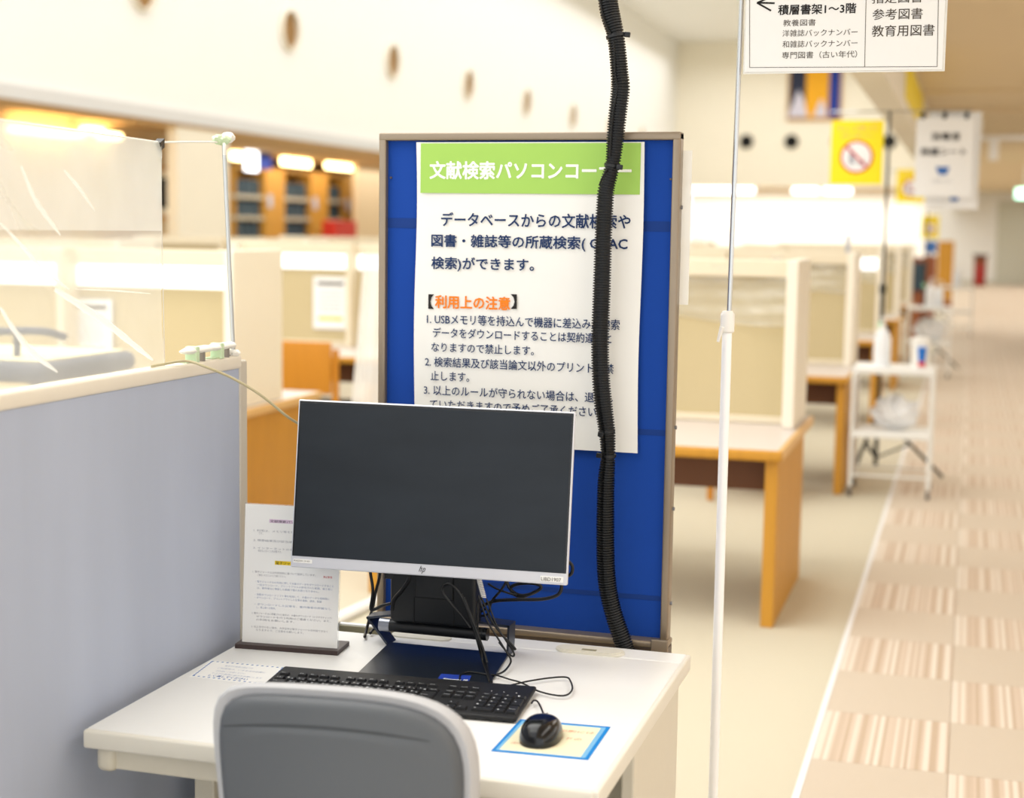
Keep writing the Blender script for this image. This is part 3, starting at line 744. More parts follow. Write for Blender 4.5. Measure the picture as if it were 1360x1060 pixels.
MB().grid(flap, 80, 20).build('folded_flap', 'film_fold', sc, smooth=True)
# folded hem strips and creases, doubled film
MB().grid(lambda u, v: Vector((XP-.009, YS1-.0045*(1-v)-.0, 0)) + Vector((0, .008*u, 0)) + Z*(zt(YS1)*(1-u)+(ZP)*u), 30, 1).build('hem', 'film_edge', sc, smooth=True)
def line3(pxs, n=8):
    return smooth_path([P(x, y, 0, XP-.004) for x, y in pxs], n)
def ribbon(pxs, wpx, name='crease', m='film_crease', off=-.002, n=8):
    pts = smooth_path([P(x, y, 0, XP+off) for x, y in pxs], n); N = len(pts); mb = MB(); L = []
    for i, p in enumerate(pts):
        t_ = (pts[min(i+1, N-1)]-pts[max(i-1, 0)]).normalized(); nrm = t_.cross(X).normalized()
        f = i/(N-1); wd = wpx/2030*2.6*(math.sin(PI*min(1, .06+f*.9))**.6)*(1+.08*math.sin(i*1.3))/2
        L.append((mb.bm.verts.new(p-nrm*wd), mb.bm.verts.new(p+X*wd*.7), mb.bm.verts.new(p+nrm*wd)))
    for p, q in zip(L, L[1:]): mb.bm.faces.new((p[0], q[0], q[1], p[1])); mb.bm.faces.new((p[1], q[1], q[2], p[2]))
    return mb.build(name, m, sc, smooth=True)
ribbon([(72, 384), (95, 398), (140, 428), (180, 460), (203, 478)], 11)
ribbon([(0, 408), (20, 440), (45, 470), (76, 494)], 9)
ribbon([(0, 296), (25, 322), (60, 360), (92, 385)], 5)
ribbon([(28, 220), (45, 262), (60, 285), (80, 312)], 8)
ribbon([(85, 226), (105, 250), (126, 280)], 5)
ribbon([(100, 384), (150, 386), (200, 390)], 2, n=5)
# string and black clip
st0 = P(0, 159, 0, XP-.011); st1 = P(212, 189, 0, XP-.011)
sl = st0 + (st0-st1)*1.2
single('screen_string', MB().tube([sl, st0, st1, (ptop+st1)/2+Vector((0, 0, -.0015)), ptop+Vector((0, 0, -.004))], .0017, 8), 'string', 'white string stretched from the thin post along the top of the plastic sheet', 'string', smooth=True)
bc = P(212, 192, 0, XP-.011)
t = thing('binder_clip', 'small black binder clip at the corner of the plastic sheet', 'clip', bc)
M = Matrix.Translation(bc) @ Matrix.Rotation(.5, 4, 'X')
MB().prism([M @ Vector((-.007, -.008, .008)), M @ Vector((.008, -.008, .008)), M @ Vector((.003, -.008, -.01)), M @ Vector((-.003, -.008, -.01))], (M.to_3x3() @ Vector((0, .017, 0)))).build('clip_body', 'black_gloss', t)
MB().tube(smooth_path([bc+Vector((.002, -.003, -.006)), bc+Vector((.004, -.008, -.022)), bc+Vector((.004, -.004, -.03)), bc+Vector((.004, .0, -.022)), bc+Vector((.002, .002, -.006))], 4), .0008, 6).build('wire_handle', 'pole_steel', t)
# beige cord from the partition to the computer
pts = [Vector((XP-.012, P(208, 478, 0, XP).y, ZP+.003)), Vector((XP-.008, P(218, 478, 0, XP).y, ZP+.004))]
for x, y, yy in ((247, 479.5, P(247, 479, 0, XP+.008).y), (275, 488, 2.62), (310, 503, 2.66), (345, 524, 2.70), (380, 552, 2.76), (415, 580, 2.86), (470, 660, 2.9), (520, 760, 2.93)):
    pts.append(P(x, y, 1, yy))
single('data_cord', MB().tube(smooth_path(pts, 8), .0026, 8), 'cord_beige', 'beige data cord running over the partition rail behind the monitor', 'cord', smooth=True)
# dark rimmed cart behind plastic
t = thing('book_truck', 'grey-edged trolley with a handle bar seen through the plastic screen', 'cart', (-3.2, 4.6, 0))
MB().box(-3.75, -2.9, 4.35, 4.95, 1.02, 1.09, .03, 4).build('bumper_shelf', 'truck_gray', t, smooth=True)
MB().box(-3.72, -2.93, 4.38, 4.92, 1.091, 1.096).build('top_mat', 'cream_top', t)
MB().tube(smooth_path([(-3.7, 4.5, 1.15), (-3.3, 4.5, 1.17), (-3.02, 4.5, 1.185), (-2.98, 4.6, 1.16)], 6), .014, 10).build('handle_bar', 'truck_gray', t, smooth=True)
for x, y in ((-3.5, 4.5), (-3.1, 4.5)): MB().cyl((x, y, 1.09), (x, y, 1.17), .012, 8).build('handle_post', 'truck_gray', t)
for x in (-3.7, -2.98):
    for y in (4.42, 4.88): MB().cyl((x, y, 0), (x, y, 1.02), .015, 10).build('leg', 'truck_gray', t)
MB().box(-3.72, -2.93, 4.38, 4.92, .3, .33).build('lower_shelf', 'truck_gray', t)
def stadium(cx, cy, L, r, z0, z1, mb=None):
    mb = mb or MB(); pts = []
    for k in range(13): a_ = -PI/2+PI*k/12; pts.append((cx+L/2-r+r*math.cos(a_), cy+r*math.sin(a_), z0))
    for k in range(13): a_ = PI/2+PI*k/12; pts.append((cx-L/2+r+r*math.cos(a_), cy+r*math.sin(a_), z0))
    return mb.prism(pts, (0, 0, z1-z0))
# ================================================================== DESK
DX0, DX1, DY0, DY1, DZ = -1.402, -.514, 2.207, 3.004, .70
dk = thing('computer_desk', 'white office desk with rounded edges in front of the blue board', 'desk', ((DX0+DX1)/2, (DY0+DY1)/2, 0))
# tabletop with a cable opening at the back left
mb = MB(); xh0, xh1, yh = -1.275, -1.12, 2.935
mb.box(DX0, DX1, DY0, yh, DZ-.028, DZ, .006, 3)
tp_ = mb.build('tabletop', 'desk_white', dk, smooth=True)
MB().box(DX0, xh0, yh-.001, DY1, DZ-.028, DZ-.0002, .004).build('tabletop_rear', 'desk_white', dk)
MB().box(xh1, DX1, yh-.001, DY1, DZ-.028, DZ-.0002, .004).build('tabletop_rear', 'desk_white', dk)
MB().box(xh0-.05, xh1+.04, yh-.012, DY1+.012, DZ-.06, DZ-.05).build('cable_tray', 'tray_dark', dk)
MB().box(xh0, xh1, DY1-.016, DY1-.012, DZ-.06, DZ-.004).build('cable_tray_wall', 'tray_dark', dk)
MB().box(xh0-.002, xh1+.002, DY1-.012, DY1, DZ-.028, DZ-.0002, .002).build('tabletop_lip', 'desk_white', dk)
MB().box(xh0-.07, xh0+.005, yh-.02, DY1-.006, DZ, DZ+.004, .002).build('cable_cover', 'grommet', dk)
stadium(xh1+.055, 2.945, .13, .022, DZ, DZ+.003).build('cable_cover', 'grommet', dk)
MB().box(DX0, DX1, DY0-.010, DY0+.004, DZ-.033, DZ-.001, .005, 3).build('front_edge', 'desk_edge', dk, smooth=True)
MB().box(DX1-.004, DX1+.008, DY0-.006, DY1, DZ-.033, DZ-.001, .004, 3).build('side_edge', 'desk_edge', dk, smooth=True)
MB().box(DX0+.04, DX1-.03, DY0+.012, DY0+.035, DZ-.072, DZ-.030, .004).build('front_rail', 'desk_frame', dk)
MB().box(DX0+.016, DX0+.052, DY0+.002, DY0+.11, DZ-.076, DZ-.030, .012, 3).build('rail_end_cap', 'desk_frame', dk, smooth=True)
MB().box(DX0+.02, DX0+.05, DY0+.02, DY1-.02, DZ-.07, DZ-.03).build('side_rail', 'desk_frame', dk)
MB().box(DX1-.05, DX1-.02, DY0+.02, DY1-.02, DZ-.07, DZ-.03).build('side_rail', 'desk_frame', dk)
MB().box(DX1-.036, DX1-.012, 2.56, 2.985, .04, DZ-.033, .004).build('leg', 'desk_frame', dk)
MB().box(DX0+.11, DX0+.15, 2.38, 2.45, .04, DZ-.03, .004).build('leg', 'desk_frame', dk)
MB().box(DX0+.02, DX0+.05, 2.56, 2.985, .04, DZ-.033, .004).build('leg', 'desk_frame', dk)
for x in (DX0+.02, DX1-.045): MB().box(x, x+.04, DY0+.05, DY1-.02, 0, .04, .008).build('foot', 'desk_frame', dk)
MB().box(DX0+.06, DX1-.06, 2.93, 2.95, .3, DZ-.03).build('modesty_panel', 'desk_frame', dk)
# grommet cap
c = (P(738, 862, 2, DZ)+P(830, 869, 2, DZ))/2
gm = stadium(c.x, c.y, .142, .026, DZ, DZ+.004).build('cable_grommet', 'grommet', dk)
stadium(c.x, c.y, .13, .021, DZ+.004, DZ+.0055).build('lid', 'grommet', gm)
MB().box(c.x-.015, c.x+.015, c.y-.014, c.y-.003, DZ+.0055, DZ+.0062).build('slot', 'tray_dark', gm)
# ================================================================== BLUE BOARD
BY = 3.08
b0 = P(507, 178, 1, BY); BX0, BX1, BZ1, BZ0 = -1.216, -.568, 1.750, .672
bd = thing('notice_board', 'blue fabric notice board with a taupe metal frame standing behind the desk', 'notice board', ((BX0+BX1)/2, BY, 0))
fw = .016
MB().box(BX0+fw*.6, BX1-fw*.6, BY+.004, BY+.02, BZ0, BZ1-fw*.6).build('fabric_panel', 'board_blue', bd)
for z, h_ in ((P(520, 296, 1, BY).z, .021), (P(870, 575, 1, BY).z, .012), (P(640, 776, 1, BY).z, .01)):
    MB().box(BX0+fw, BX1-fw, BY+.0032, BY+.0045, z-h_/2-.0, z+h_/2).build('tape_band', 'board_blue_dark', bd)
MB().box(BX0, BX0+fw, BY-.01, BY+.026, BZ0, BZ1, .003, 3).build('frame_side', 'taupe_metal', bd, smooth=True)
MB().box(BX1-fw, BX1, BY-.01, BY+.026, BZ0, BZ1, .003, 3).build('frame_side', 'taupe_metal', bd, smooth=True)
MB().box(BX0, BX1, BY-.0105, BY+.0265, BZ1-fw, BZ1+.0004, .003, 3).build('frame_top', 'taupe_metal', bd, smooth=True)
MB().box(BX0-.012, BX1+.004, BY-.030, BY+.026, BZ0+.02, BZ0+.034, .004, 3).build('frame_bottom', 'taupe_metal', bd, smooth=True)
MB().box(BX0-.012, BX1+.004, BY-.027, BY+.02, BZ0-.01, BZ0+.02).build('tray', 'taupe_dark', bd)
MB().box(BX1-.03, BX1+.006, BY-.036, BY-.028, BZ0, BZ0+.04, .002).build('tray_end', 'taupe_metal', bd)
for x in (BX0+.008, BX1-.008):
    MB().cyl((x, BY+.01, 0), (x, BY+.01, BZ0), .012, 12).build('leg', 'taupe_metal', bd, smooth=True)
    MB().box(x-.02, x+.02, BY-.0, BY+.35, 0, .03, .006).build('foot', 'taupe_dark', bd)
for px, py in ((519.5, 236), (891, 238)):
    c = P(px, py, 1, BY+.003); MB().cyl(c+Y*.002, c-Y*.003, .0022, 10).build('screw', 'taupe_dark', bd)
for z in (1.60, 1.15, .98, .78): MB().cyl((BX1, BY+.012, z), (BX1+.004, BY+.012, z), .004, 10).build('side_screw', 'silver', bd)
# clear leaflet sleeve on the right side
a = P(905, 200, 1, BY+.03); b = P(914, 405, 1, BY+.03)
single('clear_sleeve', MB().box(a.x+.002, b.x, BY+.027, BY+.031, b.z, a.z), 'film_drape', 'narrow clear plastic sleeve edge sticking out right of the blue board', 'sleeve')
# poster
PY = 3.072
pa = P(553, 189, 1, PY); pb_ = P(856, 188.5, 1, PY); pc = P(846.5, 602, 1, PY); PX0, PX1, PZ1, PZ0 = pa.x, pb_.x, pa.z, pc.z
ps = thing('paper_poster', 'long white paper poster with a green heading band pinned on the blue board', 'poster', ((PX0+PX1)/2, PY, PZ0))
def pfn(u, v):
    return Vector((PX0+(PX1-PX0)*u+(.002*math.sin(v*7) if u in (0, 1) else 0), PY+.0018*math.sin(v*9+u*3)*abs(2*u-1)**3, PZ1+(PZ0-PZ1)*v))
g_ = MB(); g_.grid(pfn, 20, 30); g_.build('paper_sheet', 'paper_poster', ps, smooth=True)
tl_ = P(559.5, 190.5, 1, PY); br_ = P(850, 258.5, 1, PY)
MB().box(tl_.x, br_.x, PY-.0026, PY-.002, br_.z, tl_.z).build('green_band', 'print_green', ps)
def pline(s, x0, x1, yt, yb, bold=0, yp=PY-.0032):
    o = P(x0, yb, 1, yp); e = P(x1, yb, 1, yp); h = P(x0, yt, 1, yp).z-o.z
    return (s, o, X, Z, e.x-o.x, h, bold)
letters([pline('文献検索パソコンコーナー', 571, 838, 214.5, 237.5, .028)], 'ink_white', ps)
letters([pline('データベースからの文献検索や', 586, 837, 282, 300.5, .018), pline('図書・雑誌等の所蔵検索( OPAC', 573, 833, 311, 330, .018), pline('検索)ができます。', 573, 709, 341, 359.5, .018),
    pline('1. USBメモリ等を持込んで機器に差込み、検索', 567, 823, 416.5, 430, .011), pline('データをダウンロードすることは契約違反と', 575, 812, 435, 448, .011), pline('なりますので禁止します。', 573, 709, 454.5, 467, .011),
    pline('2. 検索結果及び該当論文以外のプリントは禁', 564.5, 815, 473.5, 486.5, .011), pline('止します。', 572, 623, 492.5, 505, .011),
    pline('3. 以上のルールが守られない場合は、退出し', 563, 814, 511, 524, .011), pline('ていただきますので予めご了承ください。', 571, 797, 530, 543, .011)], 'ink_navy', ps)
letters([pline('利用上の注意', 578, 677, 392, 409, .028)], 'ink_orange', ps)
letters([pline('【', 569, 576, 391, 410, .01), pline('】', 678.5, 686, 391, 410, .01)], 'ink_black', ps)
# ================================================================== BLACK CORRUGATED HOSE
HY = 3.027
hp = [(800, -150, 26), (803, -60, 26), (807.5, 0, 26), (811, 21, 26), (817, 44, 23), (820, 66, 23), (823, 100, 24), (824, 118, 25.5), (820.5, 150, 25), (817, 185, 24), (813.5, 219, 20), (805.5, 250, 23), (803.5, 270, 23.5), (801.5, 310, 23.5),
      (799, 390, 24.5), (797, 450, 24.5), (798, 500, 24.5), (801.5, 540, 25), (806, 573, 23), (807.5, 605, 19.5), (805, 640, 23.5), (804, 700, 24.5), (805.5, 766, 25), (813.5, 810, 24), (828.5, 856, 24.5), (835, 880, 25), (836, 920, 25)]
hw = [(P(x, y, 1, HY), w_/2/2030.7) for x, y, w_ in hp]
hpts = [Vector((p.x, min(p.y, HY), p.z)) for p, _ in hw]
hr = [w_*(Vector(p)-Vector((0, 0, HC))).length*.985 for p, w_ in hw]
hpts = [hpts[0]+Vector((-.36, -.1, 5.6)), hpts[0]+Vector((-.32, -.08, .55))]+hpts; hr = [hr[0], hr[0]]+hr
# resample by length
sp_ = smooth_path(hpts[1:], 14); cr_ = []
for i in range(len(hr[1:])-1):
    for k in range(14): cr_.append(hr[1:][i]+(hr[1:][i+1]-hr[1:][i])*k/14)
cr_.append(hr[-1]); sp_ = [hpts[0]]+sp_; cr_ = [hr[0]]+cr_
L = [0]
for a, b in zip(sp_, sp_[1:]): L.append(L[-1]+(b-a).length)
pitch = .0054; prof = ((0, 1), (.40, 1), (.55, .83), (.86, .83)); pts = []; rr = []; j = 0; d = 0
def samp(d):
    global j
    while j < len(L)-2 and L[j+1] < d: j += 1
    f = (d-L[j])/max(1e-9, L[j+1]-L[j]); return sp_[j].lerp(sp_[j+1], f), cr_[j]+(cr_[j+1]-cr_[j])*f
while d < L[-1]:
    fine = d > L[-1]-1.9
    for o_, s_ in (prof if fine else ((0, 1), (.5, .9))):
        if d+o_*pitch < L[-1]:
            p_, r_ = samp(d+o_*pitch); pts.append(p_); rr.append(r_*s_)
    d += pitch if fine else pitch*2
hs = thing('cable_hose', 'black corrugated split hose hanging in front of the blue board down to the desk', 'cable hose', hpts[-1])
MB().tube(pts, rr, 16).build('corrugated_tube', 'hose_black', hs)
def surf(pxs, rad, m, name, n=8, toward=.019):
    q = []
    for x, y in pxs:
        p = P(x, y, 1, HY-toward); q.append(p)
    return MB().tube(smooth_path(q, n), rad, 8).build(name, m, hs, smooth=True)
surf([(796, -5), (801, 20), (806, 36), (811, 45)], .0018, 'slit_black', 'slit')
surf([(815, 54), (816.5, 80), (817, 100), (820, 115), (818, 130), (814.5, 150), (812, 175), (810, 208)], .0016, 'slit_black', 'slit')
surf([(807, 224), (800, 236), (796, 246)], .0015, 'slit_black', 'slit', toward=.016)
for px, py, hx, hy in ((817.5, 48, 833, 46), (813.5, 220, 823, 222), (806, 573, 798, 577), (807.5, 605, 796, 605)):
    i = min(range(len(pts)), key=lambda k: (pts[k]-P(px, py, 1, HY)).length)
    c = P(px, py, 1, HY); r_ = (12 if py < 100 else 10.5)/2030.7*3.05
    ax = (pts[i+3]-pts[i-3]).normalized() if 3 < i < len(pts)-3 else Z
    tz = MB().tube([c-ax*.003, c+ax*.003], r_+.0012, 20).build('zip_tie', 'black_plastic', hs, smooth=True)
    h_ = P(hx, hy, 1, HY-(.0 if py < 100 else .017))
    M = Matrix.Translation(h_) @ Matrix.Rotation(.1, 4, 'Y')
    MB().obox(M, -.006, .006, -.004, .004, -.005, .005, .0015).build('tie_head', 'black_plastic', tz)
# ================================================================== POSTER STAND AND DIRECTORY SIGN
SPY = 3.2
pm = P(966, 430, 1, SPY); pt_ = P(982, 100, 1, SPY); px_ = (pm.x+pt_.x)/2-.003
sd = thing('sign_stand', 'slim white floor stand with a steel upper rod carrying the directory sign', 'stand', (pm.x, SPY, 0))
MB().cyl((pm.x-.0, SPY, .012), (pm.x, SPY, pm.z), .0105, 18).build('lower_tube', 'pole_white', sd, smooth=True)
MB().cyl((pm.x+.002, SPY, pm.z-.05), (pt_.x+.001, SPY, 2.14), .0052, 14).build('upper_rod', 'pole_steel', sd, smooth=True)
MB().lathe((pm.x, SPY, 0), [(.16, 0), (.16, .006), (.03, .014), (.013, .02)], 32).build('base_plate', 'pole_white', sd, smooth=True)
MB().lathe((pm.x, SPY, P(966, 442, 1, SPY).z), [(.0125, 0), (.015, .003), (.015, .038), (.010, .046)], 20).build('collar', 'white_plastic', sd, smooth=True)
a = P(960, 418, 1, SPY-.005); b = P(959, 434, 1, SPY-.014); c = P(953.5, 454, 1, SPY-.014)
MB().box(a.x-.004, pm.x, SPY-.012, SPY+.008, P(958, 440, 1, SPY).z, P(958, 416, 1, SPY).z, .004).build('clamp_block', 'white_plastic', sd)
MB().tube([b, c], [.005, .003], 10).build('clamp_lever', 'white_plastic', sd, smooth=True)
MB().cyl((pt_.x, SPY, 2.13), (pt_.x+.42, SPY, 2.13), .004, 10).build('crossarm', 'pole_steel', sd, smooth=True)
a = P(990, 96, 1, SPY); b = P(1251, 100, 1, SPY)
sx0, sx1, sz0, sz1 = a.x, b.x, a.z-.001, a.z+.232
sg = thing('directory_sign', 'white laminated directory sheet of library floors hanging at the top right', 'sign', ((sx0+sx1)/2, SPY-.012, sz0))
SGY = SPY-.014
MB().box(sx0, sx1, SGY, SGY+.0012, sz0, sz1).build('sheet', 'paper', sg)
MB().box(sx0-.003, sx1+.005, SGY+.0012, SGY+.0018, sz0-.004, sz1+.003).build('lamination', 'film_edge', sg)
def sgp(x, y): return P(960+x/3.3125, y/3.3125, 1, SGY-.0006)
def sline(s, x0, x1, yt, yb, bold=0):
    o = sgp(x0, yb); e = sgp(x1, yb); return (s, o, X, Z, e.x-o.x, sgp(x0, yt).z-o.z, bold)
letters([sline('積層書架1〜3階', 243, 585, 22, 66, .02)], 'ink_black', sg)
letters([sline('教養図書', 265, 408, 87, 116, 0), sline('洋雑誌バックナンバー', 262, 592, 132, 162, 0), sline('和雑誌バックナンバー', 262, 592, 180, 210, 0), sline('専門図書（古い年代）', 260, 590, 228, 259, 0)], 'ink_brown', sg)
letters([sline('指定図書', 655, 878, -24, 16, .004), sline('参考図書', 658, 878, 40, 88, .004), sline('教育用図書', 655, 930, 112, 162, .004)], 'ink_brown', sg)
def bar(p, q, wd, m='ink_brown', name='border_line'):
    a, b = sgp(*p), sgp(*q); d = (b-a).normalized(); n = d.cross(Y)*wd/2
    mb = MB(); mb.prism([a-n, a+n, b+n, b-n], (0, .0004, 0)); return mb.build(name, m, sg)
bar((118, -90), (118, 297), .001); bar((118, 297), (943, 293), .001); bar((943, 293), (950, -90), .001); bar((624, 295), (632, -90), .001)
bar((160, 12), (228, 14), .0035, 'ink_black', 'arrow_shaft'); bar((150, 13), (212, -14), .0035, 'ink_black', 'arrow_head'); bar((150, 12), (212, 47), .0035, 'ink_black', 'arrow_head')
for x in (sx0+.03, (sx0+sx1)/2, sx1-.03):
    MB().box(x-.006, x+.006, SGY-.004, SGY+.012, sz1-.012, 2.137, .002).build('hanging_clip', 'stand_black', sg)
# ================================================================== MONITOR
cx, cy, cz, yaw, tilt, roll, W = -.9752, 2.74, 1.0484, .1056, .1306, .0100, .5475
r_ = Vector((math.cos(yaw), math.sin(yaw), 0)); n_ = Vector((-math.sin(yaw), math.cos(yaw), 0))
u_ = Z*math.cos(tilt)+n_*math.sin(tilt); r2 = math.cos(roll)*r_-math.sin(roll)*u_; u2 = math.sin(roll)*r_+math.cos(roll)*u_
nb = r2.cross(u2)   # local y: toward the camera is -? (r x u)
MM = Matrix(((r2.x, nb.x, u2.x, cx), (r2.y, nb.y, u2.y, cy), (r2.z, nb.z, u2.z, cz), (0, 0, 0, 1)))
back = -1 if nb.y < 0 else 1   # +1 when local y points away from the camera
mo = thing('computer_monitor', 'silver-framed widescreen monitor with a dark dusty switched-off screen', 'monitor', mtx=MM)
H = W*.6
def yy(a, b): return (min(a*back, b*back), max(a*back, b*back))
def mbox(x0, x1, ya, yb_, z0, z1, *k): y0, y1 = yy(ya, yb_); return MB().box(x0, x1, y0, y1, z0, z1, *k)
mbox(-W/2, W/2, 0, .012, -H/2, H/2, .003, 3).build('bezel', 'bezel_silver', mo, smooth=True, local=True)
mbox(-W/2+.003, W/2-.003, -.0012, .001, -H/2+.0225, H/2-.003, .0005).build('screen_border', 'black_gloss', mo, local=True)
mbox(-W/2+.0065, W/2-.0065, -.0018, 0, -H/2+.0235, H/2-.007).build('screen', 'screen', mo, local=True)
mbox(-W/2+.012, W/2-.012, .012, .02, -H/2+.012, H/2-.012, .004).build('back_shell', 'black_plastic', mo, local=True)
mbox(-.13, .13, .02, .045, -.11, .09, .01).build('rear_housing', 'black_plastic', mo, local=True)
fr = MM @ Vector((0, -.0008*back, 0))
def mtext(s, x0, x1, z0, z1, m, bold=0, sub=-.0025):
    o = MM @ Vector((x0, sub*back, z0)); return letters([(s, o, r2, u2, x1-x0, z1-z0, bold)], m, mo)
# round emblem letters on the chin: slanted h and p strokes
mk = MB()
def stroke(p, q, wd=.0011):
    y0, y1 = yy(-.0006, 0); a = Vector((p[0], 0, p[1])); b = Vector((q[0], 0, q[1])); d = (b-a).normalized(); n = Vector((d.z, 0, -d.x))*wd/2
    mk.prism([a-n+Y*y0, a+n+Y*y0, b+n+Y*y0, b-n+Y*y0], (0, y1-y0, 0))
zc = -H/2+.0115; xc = -.010
stroke((xc-.005, zc-.0035), (xc-.001, zc+.0075)); stroke((xc-.0025, zc+.003), (xc+.001, zc+.0036)); stroke((xc+.001, zc+.0036), (xc-.0015, zc-.0035))
stroke((xc+.0005, zc-.0075), (xc+.0045, zc+.0036)); stroke((xc+.0045, zc+.0036), (xc+.0075, zc+.003)); stroke((xc+.0075, zc+.003), (xc+.0055, zc-.003)); stroke((xc+.0055, zc-.003), (xc+.0022, zc-.0035))
mk.build('logo', 'ink_black', mo, local=True)
mbox(W/2-.052, W/2-.008, -.001, 0, -H/2+.005, -H/2+.0155).build('asset_sticker', 'paper', mo, local=True)
mtext('LIBD1907', W/2-.050, W/2-.012, -H/2+.0065, -H/2+.0135, 'ink_brown')
mbox(-W/2+.006, -W/2+.044, -.001, 0, -H/2+.0095, -H/2+.0165).build('asset_sticker', 'paper', mo, local=True)
mtext('RXJ201:3101', -W/2+.008, -W/2+.040, -H/2+.0108, -H/2+.0152, 'ink_brown')
# ------------------------------------------------------------------ computer holder behind the monitor
bl, br, fl, frr = (P(517.6, 853, 2, .704), P(676, 868, 2, .704), P(470, 899, 2, .704), P(650, 909, 2, .704))
hd = thing('monitor_stand', 'black monitor stand with a flat base plate, tube hinge and steel side brackets', 'stand', ((bl.x+br.x)/2, 2.77, DZ))
MB().prism([v-Z*.0035 for v in (bl, br, frr, fl)], (0, 0, .004)).build('base_plate', 'base_plate', hd)
YB_ = 2.875
def Q(x, y, yy_=YB_): return P(460+x/4.25, 740+y/4.25, 1, yy_)
def strap(pts, d0, d1, thick, name):
    mb = MB()
    for a, b in zip(pts, pts[1:]):
        d = (b-a).normalized(); n = d.cross(Y).normalized()*thick/2; e = d*thick*.35
        mb.prism([a-n-e+Y*d0, a+n-e+Y*d0, b+n+e+Y*d0, b-n+e+Y*d0], (0, d1-d0, 0))
    return mb.build(name, 'bracket', hd)
strap([Q(250, 495), Q(130, 335), Q(300, 318)], -.012, .03, .0045, 'side_bracket')
strap([Q(918, 548), Q(925, 385), Q(750, 360)], -.012, .03, .0045, 'side_bracket')
MB().tube([Q(250, 385, 2.86), Q(778, 435, 2.86)], .0125, 24).build('hinge_tube', 'tower_black', hd, smooth=True)
MB().tube([Q(192, 379, 2.86), Q(250, 385, 2.86)], .0135, 24).build('hinge_cap', 'silver', hd, smooth=True)
MB().tube([Q(776, 435, 2.86), Q(798, 437, 2.86)], .0128, 24).build('hinge_cap', 'black_gloss', hd, smooth=True)
# upright body
a = Q(268, 340, 2.86); b = Q(745, 400, 2.86)
bx0, bx1 = a.x, b.x; zb = P(600, 829, 1, 2.86).z; zt_ = .96
MB().box(bx0, bx1, 2.835, 2.885, zb, zt_, .008, 3).build('upright_body', 'tower_black', hd, smooth=True)
x0, x1 = Q(385, 200, 2.83).x, Q(603, 200, 2.83).x; zp = Q(500, 240, 2.83).z
fr_ = MB()
fr_.box(x0, x0+.0015, 2.8335, 2.836, zp, zt_-.02); fr_.box(x1-.0015, x1, 2.8335, 2.836, zp, zt_-.02); fr_.box(x0, x1, 2.8335, 2.836, zp, zp+.0015)
fr_.box(x0-.003, x0-.002, 2.834, 2.836, zb, zp); fr_.box(x1+.0, x1+.001, 2.834, 2.836, zb, zp)
for xa, xb in ((415, 448), (540, 575)):
    u0, u1 = Q(xa, 200, 2.83).x, Q(xb, 200, 2.83).x; z0 = Q(xa, 214, 2.83).z
    fr_.box(u0, u0+.0012, 2.8335, 2.836, z0, zt_-.03); fr_.box(u1-.0012, u1, 2.8335, 2.836, z0, zt_-.03); fr_.box(u0, u1, 2.8335, 2.836, z0, z0+.0012)
fr_.build('panel_seams', 'slit_black', hd)
MB().box(x0+.002, x1-.002, 2.831, 2.836, zp+.002, zt_-.02, .001).build('cover_plate', 'tower_black', hd)
MB().box(bx0-.012, bx0+.01, 2.835, 2.86, Q(230, 120, 2.84).z, Q(230, 60, 2.84).z, .002).build('release_latch', 'black_plastic', hd)
# blue sticker card in front of keyboard
a = P(583, 896, 2, .7045); b = P(624, 899, 2, .7045)
mb = MB(); mb.prism([P(580, 904, 2, .7046), P(586, 895.5, 2, .7046), P(626, 898, 2, .7046), P(622, 907, 2, .7046)], (0, 0, .0008))
bc_ = single('info_card', mb, 'art_blue', 'small blue card with white lettering lying on the black base plate', 'card')
o = P(588, 902.5, 2, .7056); e = P(620, 904.5, 2, .7056)
letters([('Elements 10', o, e-o, Y, (e-o).length, .009, .02)], 'ink_white', bc_)
# ------------------------------------------------------------------ cables
def cable(pts, rad, label, m='cable_black', name='cable', n=6):
    q = [P(x, y, 1, yv) if zf is None else P(x, y, 2, zf) for x, y, yv, zf in pts]
    return single(name, MB().tube(smooth_path(q, n), rad, 8), m, label, 'cable', smooth=True)
def F(lst, yv):
    out = []
    for x, y in lst:
        px, py = 460+x/4.25, 740+y/4.25; q = P(px, py, 1, yv)
        if q.z < DZ+.0068: out.append((px, py, None, DZ+.0075))     # comes forward where it would meet the desk
        else: out.append((px, py, yv, None))
    return out
cable(F([(135, 40), (136, 90), (150, 190), (138, 290), (160, 295), (200, 275), (250, 262)], 2.82), .0033, 'thick black cable dropping left of the monitor stand and looping back to it')
cable(F([(190, 60), (187, 110), (165, 200), (150, 280), (130, 350), (110, 425), (104, 450)], 2.93), .0033, 'black cable going down into the tray behind the left bracket')
cable(F([(350, 60), (355, 120), (320, 180), (270, 240), (258, 300)], 2.80), .0042, 'black cable slanting across the left side of the stand body')
cable(F([(180, 395), (150, 410), (135, 430)], 2.93), .003, 'short black cable end in the tray opening')
cable(F([(700, 400), (650, 330), (580, 250), (545, 200), (550, 165), (580, 152), (620, 180), (660, 240), (690, 310), (715, 370), (740, 430), (760, 500), (790, 590), (812, 705)], 2.77), .0024, 'thin black cable forming a tall loop before the stand body')
cable(F([(650, 210), (680, 280), (700, 350), (725, 420), (745, 490), (770, 580), (797, 660), (812, 705)], 2.775), .0030, 'bundled black cable strand hanging down onto the keyboard, left strand')
cable(F([(665, 230), (700, 320), (725, 390), (750, 460), (775, 530), (800, 620), (820, 705)], 2.77), .0026, 'bundled black cable strand hanging down onto the keyboard, right strand')
cable(F([(760, 225), (790, 290), (830, 370), (880, 440), (930, 490), (955, 520), (930, 505), (880, 440), (840, 390), (800, 330)], 2.80), .0022, 'thin black cable with a narrow loop right of the hinge')
